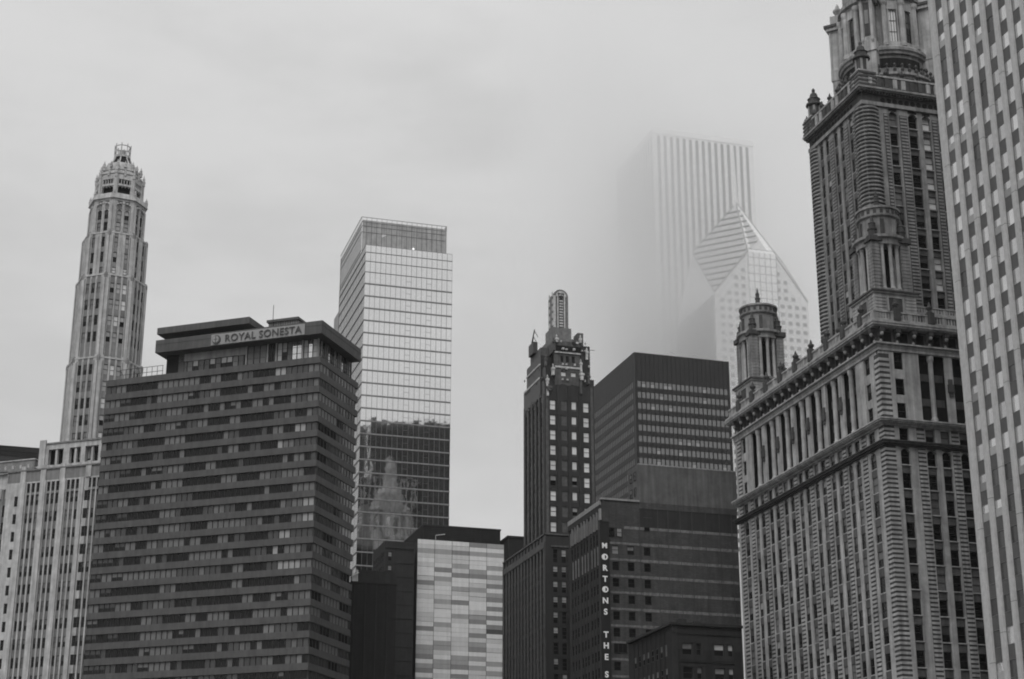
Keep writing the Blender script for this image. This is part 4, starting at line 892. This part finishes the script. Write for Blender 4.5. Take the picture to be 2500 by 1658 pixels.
# ================================================================ brick building with the vertical sign
BR = brickmat('brown_brick', .062, .8, 1.4); BR2 = brickmat('brown_brick_sooty', .045, .8, 1.4)
def mortons():
    t = thing('brick_hotel_building', 'brown brick building with pale floor bands and a vertical lettered sign down its corner', 'building', 15.536, 289.584, 73.4)
    FR, FL = Fc('R', 0), Fc('L', 0); b = MB(); wn = Wins(t, mat('window_frame_black', .02), .05); ST = mat('concrete_band_pale', .15, .85, .6, 1.5, .2); TR = mat('parapet_trim', .26, .8, .3)
    b.box(.6, 25.5, .6, 18, 0, 82.0, 2); b.box(6.9, 25.5, .05, 5.3, 82.0, 89.0, 1)
    P = 2.84; zr = [77.2-P*i for i in range(24)]
    cols = [(1.75, 2.95), (4.55, 5.75), (7.55, 8.75)]
    rows = [(z-1.55-1.45, z-1.45-.0) for z in zr]   # from the second storey down
    rows = [(72.72-P*i, 74.2-P*i) for i in range(23)]
    wall(b, FR, 0, 25.3, 0, 82.1, cols, rows, .5, 0)
    for i, r in enumerate(rows):
        for k, c in enumerate(cols):
            st = 'dark'
            if i == 0: st = ['blind2', 'halfcurt', 'dark'][k]
            wn.add(FR, c[0], c[1], r[0], r[1], st, .16, (1, 2))
    for k, u in enumerate((1.25, 2.6)): wn.add(FR, u, u+.95, 75.75, 77.25, ['dark', 'blind2'][k], -.1, (1, 2))
    wn.add(FR, 7.7, 8.7, 77.1, 77.7, 'dark', -.1, (1, 1))
    # exposed frame: paler slab edges with thin piers on the blank party wall
    bd = MB()
    for i in range(23):
        z = 77.68-P*i; bd.box(7.2 if i else 4.0, 25.3, -.03, 0, z-.5, z); 
        if i: bd.box(1.3, 7.2, -.025, 0, z-.42, z-.05)
    bd.build('floor_bands', [ST], t)
    pr = MB()
    for u in (6.8, 10.2, 12.1, 14.4, 16.6, 19.2, 21.8, 24.1): pr.box(u, u+.12, -.04, -.031, 20, 81)
    pr.box(7.6, 9.2, -.04, 0, 79.4, 79.5); pr.box(.9, 4.3, -.03, 0, 79.5, 79.58); pr.build('wall_joint', [FR_D], t)
    b.box(6.9, 25.3, -.02, .05, 82.1, 88.9, 1); b.box(6.9, 25.3, -.021, .05, 77.6, 81.0, 4); b.box(6.9, 25.3, -.08, .02, 81.0, 82.1, 0)
    for zz in (83.6, 86.4): wn.add(Fc('L', 6.9), 1.2, 2.2, zz, zz+1.5, 'dark', -.1, (1, 2)); wn.add(Fc('L', 6.9), 3.2, 4.2, zz, zz+1.5, 'halfcurt', -.1, (1, 2))
    b.box(6.8, 25.4, -.06, .3, 88.9, 89.1, 3); b.box(-.25, 6.9, -.2, .5, 82.1, 82.45, 3)
    # left face: pale window band, piers
    cl = [(2.4+1.55*k+(.5*(k//3)), 3.35+1.55*k+(.5*(k//3))) for k in range(9)]
    rl = [(77.2, 79.7), (74.6, 76.7)]+[(71.75-P*i, 73.5-P*i) for i in range(22)]
    wall(b, FL, .5, 18, 0, 82.1, cl, rl, .5, 4, 4, .1)
    for r in rl:
        for c in cl: wn.add(FL, c[0], c[1], r[0], r[1], 'dark' if r[1] < 79 else 'blind', .1, (1, 2))
    b.box(-.25, .01, .5, 18, 81.3, 82.1, 3); b.box(-.2, .01, .5, 18, 80.3, 81.3, 4)
    b.build('wall', [BR, mat('rendered_brick', .105, .9, .35, .4, .3, bump=.1), CORE, TR, D_C2], t)
    u = .9; pz = MB()
    for c in cl:
        o = MB(); FL.box(o, c[0]-.35, c[0]+.0, 77.2, 80.3, 0, .3); FL.box(o, c[1]+.02, c[1]+.28, 77.2, 79.7, 0, .12); o.build('pilaster', [mat('pilaster_pale', .17, .8)], t)
        o = MB(); FL.box(o, c[0]-.3, c[0]-.05, 71.0, 74.2, 0, .14); o.build('pilaster', [mat('pilaster_pale', .17, .8)], t)
    o = MB(); FL.box(o, .3, 1.0, 78.6, 80.6, 0, .3); o.build('pilaster', [TR], t)
    wn.add(FR, 1.7, 4.1, 55.8, 57.4, 'dark', -.1, (3, 1), .1)
    wn.build(99)
    s = MB(); s.box(-.75, .95, -.75, -.35, 40, 77.9, 0); s.box(-.8, 1.0, -.8, -.3, 77.9, 78.1, 0)
    for k in range(12): s.box(.0, .2, -.35, 0, 42+k*3.2, 42.15+k*3.2, 0)
    SG = thing('vertical_sign', 'tall dark blade sign with white art deco capitals at the brick corner', 'sign', 15.536, 289.584, 73.4)
    s.build('sign_board', [mat('sign_board_black', .018, .5, .1)], SG)
    LW = mat('sign_letter_white', .9, .4, 0.01, 1, 0); FS = Fc('R', -.75)
    zt = [74.4, 72.4, 70.5, 68.6, 66.8, 64.9, 63.0, None, 59.15, 57.3, 55.4, None, 52.5]
    for ch, z in zip('MORTONS THE S', zt):
        if z is None: continue
        sz = 1.38 if ch != 'M' else 1.25
        text(ch, sz, FS, .09, z-.98, .05, SG, LW, 'letter', .08, off=.045)
        if ch in 'O': o = MB(); pts = [(.09-.36*math.sin(math.pi*i/10), z-.5+.4*math.cos(math.pi*i/10)) for i in range(11)]; o.add([(x, -.86, zz) for x, zz in pts]+[(x, -.76, zz) for x, zz in pts], [tuple(range(11)), tuple(range(21, 10, -1))]+[(i, (i+1) % 11, 11+(i+1) % 11, 11+i) for i in range(11)]); o.build('letter_fill', [LW], SG)
        if ch == 'R': o = MB(); o.box(-.24, .0, -.86, -.76, z-.97, z-.03); o.build('letter_fill', [LW], SG)
mortons()
def low_dark():
    t = thing('low_dark_building', 'lower dark corner building with wide windows below the brick building', 'building', 24.32, 260.87, 73.4)
    FR, FL = Fc('R', 0), Fc('L', 0); b = MB(); b.box(.6, 11.4, .6, 15, 0, 55, 1); wn = Wins(t, FR_D, .07)
    bays = [(1.25, 5.3), (6.45, 10.1)]; rows = [(51.0-3.6*i, 52.8-3.6*i) for i in range(13)]
    cols = []
    for a, e in bays: cols += [(a+.4, a+2.0), (a+2.7, a+3.5)]
    wall(b, FR, 0, 11.5, 0, 55.4, cols, rows, .5, 0)
    for a, e in ((.3, 1.25), (5.3, 6.45), (10.1, 11.2)): FR.box(b, a, e, 0, 51.8, 0, .05, 2); 
    for r in rows:
        FR.box(b, 1.25, 10.1, r[0]-1.15, r[0]-.75, 0, .12, 2)
        for c in cols: wn.add(FR, c[0], c[1], r[0], r[1], rnd.choice(['halfcurt', 'curt', 'dark', 'blind', 'halfcurt']), .2, (1, 2))
    cl = [(2.2+1.9*k, 3.3+1.9*k) for k in range(8)]
    wall(b, FL, .5, 19, 0, 55.4, cl, rows, .5, 2, 2, .1)
    for r in rows:
        for c in cl: wn.add(FL, c[0], c[1], r[0], r[1], rnd.choice(['curt', 'dark', 'halfcurt']), .1, (1, 2))
    b.box(-.4, 11.6, -.4, .5, 55.4, 55.8, 0); b.box(-.4, .5, .5, 19, 55.4, 55.8, 0); b.box(0, .8, -.15, .0, 0, 55.4, 3)
    FR.box(b, 0, 11.5, 54.1, 54.3, 0, .15, 2)
    b.build('wall', [mat('sooty_stone', .024, .85, .3, .6, .25), CORE, D_C, D_C2], t)
    o = MB()
    for q in range(3): o.box(2.5+q*2.4, 3.7+q*2.4, 3, 4.2, 55.4, 57.0-.3*q)
    o.build('roof_plant', [D_C2], t); wn.build(99)
low_dark()
# ================================================================ black curtain-wall tower
BK = mat('black_steel', .018, .5, .15, .3, .12, spec=.4)
def black():
    t = thing('black_steel_tower', 'flat-topped black steel office tower with rows of identical grey windows', 'building', 32.266, 428.788, 72.9)
    FR, FL = Fc('R', 0), Fc('L', 0); b = MB(); wn = Wins(t, BK, .03); b.box(.4, 26.7, .4, 33.6, 0, 156.0, 1)
    rows = [(147.2-2.98*i, 148.95-2.98*i) for i in range(34)]; n = 21; w_ = 1.235
    cols = [(.7+w_*k, .7+w_*k+1.08) for k in range(n)]; cl = [(1.6+1.26*k, 2.65+1.26*k) for k in range(25)]
    wall(b, FR, 0, 27.1, 0, 156.7, cols, rows, .35, 0); wall(b, FL, .36, 34, 0, 156.7, cl, rows, .35, 0)
    b.box(26.7, 27.1, .36, 34, 0, 156.7, 0); b.box(0, 27.1, .3, 34, 156.4, 156.8, 0)
    for k in range(n+1): FR.box(b, .7+w_*k-.15, .7+w_*k-.05, 20, 156.6, 0, .1, 0)
    for k in range(26): FL.box(b, 1.47+1.26*k, 1.53+1.26*k, 20, 156.6, 0, .05, 0)
    b.build('wall', [BK, CORE], t)
    STY['smoke'] = (G_SM, G_SM); STY['smokel'] = (G_SM, G_BLIND)
    for i, r in enumerate(rows):
        for c in cols: wn.add(FR, c[0], c[1], r[0], r[1], 'smokel' if rnd.random() < (.3 if i == 0 else .06) else 'smoke', .12, (1, 1))
        for c in cl: wn.add(FL, c[0], c[1], r[0], r[1], 'curt', .0, (1, 1))
    wn.build(100)
    for u in (11.0, 17.6):
        o = MB(); o.tube([(u+1.6*math.cos(math.pi*(1-i/10)*.9), .8, 156.6+1.35*math.sin(math.pi*(1-i/10)*.9)) for i in range(9)], .08); o.tube([(u-1.2, 1.6, 156.7), (u-1.2, .8, 157.6)], .05); o.build('window_washing_davit', [mat('pale_metal', .55)], t)
G_SM = glassmat('smoked_glass', .21, metal=.7, rough=.12, wob=.15, wscale=.6, rand=.16)
black()
# ================================================================ supertalls in the cloud
def aon():
    t = thing('fogbound_striped_skyscraper', 'tall skyscraper with vertical dark stripes half dissolved in low cloud', 'building', 62.32, 687.18, 73.4)
    w_ = mat('pale_granite', .85, .7, .05, .2, .05); g = mat('dark_glass_strip', .02, .3, .1, .3, .1)
    b = MB(); b.box(0, 48, 0, 48, 0, 349, 0); b.box(-.3, 48.3, -.3, 48.3, 347.5, 350, 0); b.build('shaft', [w_], t)
    for F in (Fc('R', 0), Fc('L', 0)):
        for k in range(15): o = MB(); F.box(o, 1.9+3.03*k, 3.3+3.03*k, 20, 346.8, 0, .05); o.build('window_strip', [g], t)
aon()
def pru():
    t = thing('chevron_topped_skyscraper', 'pale skyscraper with a pointed chevron roof and checkered windows rising in haze', 'building', 80.113, 634.966, 73.4)
    S = 40.4; zc, zg, za = 252.5, 277.0, 301.5; gl = mat('pale_glass_wall', .75, .4, .06, .3, .06); dk = mat('checker_glass_dark', .2, .3, .1, .5, .05); pl = mat('pale_granite', .85)
    b = MB(); c = S/2
    V = [(0, 0, 0), (S, 0, 0), (S, S, 0), (0, S, 0), (0, 0, zc), (S, 0, zc), (S, S, zc), (0, S, zc), (c, 0, zg), (S, c, zg), (c, S, zg), (0, c, zg), (c, c, za)]
    b.add(V, [(0, 1, 5, 8, 4), (1, 2, 6, 9, 5), (2, 3, 7, 10, 6), (3, 0, 4, 11, 7), (4, 8, 12, 11), (5, 9, 12, 8), (6, 10, 12, 9), (7, 11, 12, 10), (0, 3, 2, 1)], 0)
    b.m[4:8] = [1]*4; b.build('shaft', [gl, mat('roof_glass_grey', .46, .4, .06, .3, .06)], t)
    # projecting centre bay with its own gable, spire
    o = MB(); a0, a1 = 14.6, 26.9; zw = zg-6
    o.add([(a0, -1.2, 0), (a1, -1.2, 0), (a1, -1.2, zw), (a0, -1.2, zw), (a0, c, 0), (a1, c, 0), (a1, c, zw), (a0, c, zw), (c, c, za+.8)], [(0, 1, 2, 3), (0, 3, 7, 4), (1, 5, 6, 2), (5, 4, 7, 6), (3, 2, 8), (2, 6, 8), (6, 7, 8), (7, 3, 8), (0, 4, 5, 1)], 0)
    o.build('centre_bay', [mat('bright_glass_bay', .92, .3, .05, .3, .03)], t)
    g = MB()
    for k in range(6): x = a0+(a1-a0)*k/5; g.box(x-.12, x+.12, -1.32, -1.2, 0, zg-6)
    z = zg-5
    while z > 120: g.box(a0, a1, -1.3, -1.2, z, z+.25); z -= 3.45
    g.build('bay_grid', [mat('grid_grey', .2)], t)
    s = MB(); s.lathe(c, c, [(1.2, za-3), (.5, za+14), (.1, za+28)], 8); s.build('spire', [gl], t)
    # horizontal ribs across the near roof facet and along the right slope
    for k in range(13):
        f = (k+.4)/13; z = zc+2+f*(za-zc-5)
        # intersection of height z with the facet (corner, two gable peaks, apex)
        if z < zg: q = (z-zc)/(zg-zc); A, B = (c*q, 0), (0, c*q)
        else: q = (z-zg)/(za-zg); A, B = (c, c*q), (c*q, c)
        o = MB(); o.tube([(A[0]-.2, A[1]-.35, z), (B[0]-.35, B[1]-.2, z)], .42, 4); o.build('roof_rib', [mat('rib_dark', .07)], t)
    o = MB(); o.tube([(0, 0, zc), (a0, -.1, zw+.2)], .35, 5); o.tube([(0, 0, zc), (0, c, zg), (c, c, za)], .35, 5); o.tube([(S, 0, zc), (a1, -.1, zw+.2)], .35, 5); o.tube([(S, 0, zc), (S, c, zg), (c, c, za)], .35, 5)
    o.tube([(a0, -1.2, zw), (c, c, za+.8), (a1, -1.2, zw)], .35, 4); o.build('roof_edge', [mat('grid_grey', .2)], t)
    wn = Wins(t, pl, .05); STY['chk'] = (dk, dk)
    for i in range(30):
        z = 250.2-3.45*i
        for k in range(4):
            wn.add(Fc('R', 0), 2.2+3.15*k, 4.1+3.15*k, z-1.75, z, 'chk', -.12, (1, 1)); wn.add(Fc('R', 0), 28.2+3.15*k, 30.1+3.15*k, z-1.75, z, 'chk', -.12, (1, 1))
            if i < 22: wn.add(Fc('L', 0), 2.2+3.15*k, 4.1+3.15*k, z-1.75, z, 'chk', -.12, (1, 1))
    for i in range(5):
        z = 250.2+3.45*(i+1)
        for k in range(4):
            u = 2.2+3.15*k
            if u > (z-zc+1.8)/26*20.2+.6: wn.add(Fc('R', 0), u, u+1.9, z-1.75, z, 'chk', -.12, (1, 1)); 
            u2 = S-u-1.9
            if u > (z-zc+1.8)/26*20.2+.6: wn.add(Fc('R', 0), u2, u2+1.9, z-1.75, z, 'chk', -.12, (1, 1))
    l = MB()
    for k in range(26): l.box(-.35, 0, 1+k*1.5, 1.5+k*1.5, 0, zc-1)
    l.build('side_fins', [dk], t); wn.build(100)
pru()
# ================================================================ small buildings at the edges
def others():
    t = thing('ornate_corner_block', 'pale stone block with a carved cornice at the lower left edge', 'building', -94.37, 331.84, 19.1)
    FL = Fc('L', 0); b = MB(); b.box(.6, 14, 1.0, 24, 0, 98, 1); cl = [(2.6+2.0*k, 3.7+2.0*k) for k in range(9)]; rows = [(89.6-3.5*i, 92.0-3.5*i) for i in range(22)]
    wall(b, FL, .5, 24, 0, 95.2, cl, rows, .5, 2, 3, .2); b.box(0, 14, 0, .5, 0, 99.4, 0)
    FL.box(b, .5, 24, 95.2, 99.3, -.6, 0, 0); FL.box(b, .4, 24, 98.2, 98.6, 0, .7, 0); FL.box(b, .4, 24, 98.6, 99.0, 0, 1.0, 2); FL.box(b, 1.8, 24, 99.3, 101.2, -2, -1, 2); FL.box(b, 1.6, 24, 101.2, 101.4, -2.1, -.8, 0)
    for k in range(12): FL.box(b, .9+k*1.8, 1.6+k*1.8, 93.2, 95.4, 0, .3, 0); FL.box(b, 1.9+k*1.8, 2.3+k*1.8, 99.0, 99.8, .1, .6, 0)
    b.build('wall', [M_S, CORE, M_D, mat('spandrel_dark', .08)], t); wn = Wins(t, FR_D, .06)
    for r in rows:
        for c in cl: wn.add(FL, c[0], c[1], r[0], r[1], rnd.choice(['dark', 'mid']), .2, (1, 2))
    wn.build(90)
    t = thing('distant_dark_slab', 'distant flat-topped dark slab behind the far-left stone tower', 'building', -153.6, 496.8, 73.4)
    b = MB(); b.box(-12, 14, 0, 30, 0, 150.2, 0); b.box(-12, 14, -.2, 0, 148.6, 150.3, 1)
    for k in range(9): b.box(-12, 14, -.1, 0, 120+k*3.4, 121.2+k*3.4, 1)
    b.build('wall', [BK, D_C], t)
    t = thing('small_dark_rooftop_block', 'plain dark block seen past the panelled building, left of the art deco tower', 'building', -.9, 400.0, 73.4)
    b = MB(); b.box(0, 16, 0, 9, 0, 100.3, 0); b.box(-.2, 16, -.2, 9, 100.3, 100.8, 1); b.build('wall', [D_C, D_C2], t)
    for k in range(3): pass
others()
# ================================================================ unseen towers added to darken the glass tower's reflection and shade right-hand faces
def added_towers():
    specs = [('added_stone_pier_tower', 'dark stone-piered tower added out of view for the glass reflection', 152, 36, 38, 26, 261, .06, 2.4),
             ('added_broad_slab', 'broad dark office slab added out of view for the glass reflection', 187, 54.5, 39.5, 30, 263, .03, 3.2),
             ('added_slim_tower', 'slim grey tower added out of view for the glass reflection', 222, 73, 39, 22, 264, .05, 1.9),
             ('added_far_tower', 'plain dark tower farthest along the added out-of-view row', 257, 91.6, 39, 24, 267, .04, 2.8),
             ('added_near_tower', 'dark tower nearest the camera in the added out-of-view row', 117, 17.4, 39, 24, 258, .04, 2.2)]
    for nm, lb, x, y, w_, d_, h, v, p in specs:
        t = thing(nm, lb, 'building', x, y, 0, rz=R_(28)); m = mat(nm+'_stone', v, .7, .3, .3, .3); b = MB(); g = MB()
        b.box(-w_/2, w_/2, -d_/2, d_/2, 0, h, 0)
        for q in range(9): a = -w_/2+rnd.random()*w_*.9; b.box(a, a+.8+rnd.random()*3, -4, 4, h, h+.5+rnd.random()*2.2, 0)
        b.build('shaft', [m], t); u = -w_/2+.6
        while u < w_/2-1: g.box(u, u+p*.55, -d_/2-.1, d_/2+.1, 8, h-4); u += p
        g.build('window_strips', [G_DARK], t, kind='stuff')
        f = MB(); z = 10
        while z < h-5: f.box(-w_/2, w_/2, -d_/2-.14, d_/2+.14, z, z+1.1); z += 3.8
        f.build('spandrel_bands', [m], t)
added_towers()
# ================================================================ air
def haze():
    b = MB(); b.box(-420, 420, -300, 1100, -5, 420); m = bpy.data.materials.new('haze_air'); m.use_nodes = True; n = m.node_tree.nodes; l = m.node_tree.links
    n.remove(n['Principled BSDF']); v = n.new('ShaderNodeVolumePrincipled'); v.inputs['Color'].default_value = (.95, .95, .95, 1); v.inputs['Density'].default_value = .00005
    l.new(v.outputs[0], n['Material Output'].inputs['Volume']); b.build('haze', [m], kind='stuff')
    # low cloud bank wrapped round the far skyscrapers
    b = MB(); b.box(-10, 250, 505, 800, 155, 412); m = bpy.data.materials.new('cloud_vapour'); m.use_nodes = True; n = m.node_tree.nodes; l = m.node_tree.links
    n.remove(n['Principled BSDF']); v = n.new('ShaderNodeVolumePrincipled'); v.inputs['Color'].default_value = (1, 1, 1, 1); v.inputs['Anisotropy'].default_value = .9
    tc = n.new('ShaderNodeTexCoord'); a = n.new('ShaderNodeTexNoise'); a.inputs['Scale'].default_value = .012; a.inputs['Detail'].default_value = 3; l.new(tc.outputs['Object'], a.inputs['Vector'])
    sp = n.new('ShaderNodeSeparateXYZ'); l.new(tc.outputs['Object'], sp.inputs[0])
    def mr(s, a0, a1, b0, b1):
        r = n.new('ShaderNodeMapRange'); r.interpolation_type = 'SMOOTHSTEP'; r.inputs[1].default_value = a0; r.inputs[2].default_value = a1; r.inputs[3].default_value = b0; r.inputs[4].default_value = b1; l.new(s, r.inputs[0]); return r.outputs[0]
    def mu(p, q):
        r = n.new('ShaderNodeMath'); r.operation = 'MULTIPLY'; l.new(p, r.inputs[0]); l.new(q, r.inputs[1]); return r.outputs[0]
    ns = mr(a.outputs['Fac'], .38, .62, .6, 1.3)
    sh = n.new('ShaderNodeMath'); sh.operation = 'MULTIPLY_ADD'; sh.inputs[1].default_value = .34; l.new(sp.outputs['Z'], sh.inputs[0]); l.new(sp.outputs['X'], sh.inputs[2])
    left = mr(sh.outputs[0], 128, 186, CLOUD_L, CLOUD_R)      # thicker to the lower left
    edge = mu(mr(sp.outputs['X'], -10, 55, 0, 1), mr(sp.outputs['X'], 150, 250, 1, 0))
    dep = mu(mr(sp.outputs['Y'], 505, 580, 0, 1), mr(sp.outputs['Y'], 720, 800, 1, 0)); hgt = mu(mr(sp.outputs['Z'], 160, 222, .0, 1), mr(sp.outputs['Z'], 350, 411, 1, 0))
    q = mu(mu(mu(mu(ns, left), edge), dep), hgt); l.new(q, v.inputs['Density'])
    l.new(v.outputs[0], n['Material Output'].inputs['Volume']); o = b.build('low_cloud', [m], kind='stuff')
CLOUD_L, CLOUD_R = .026, .0056
haze()
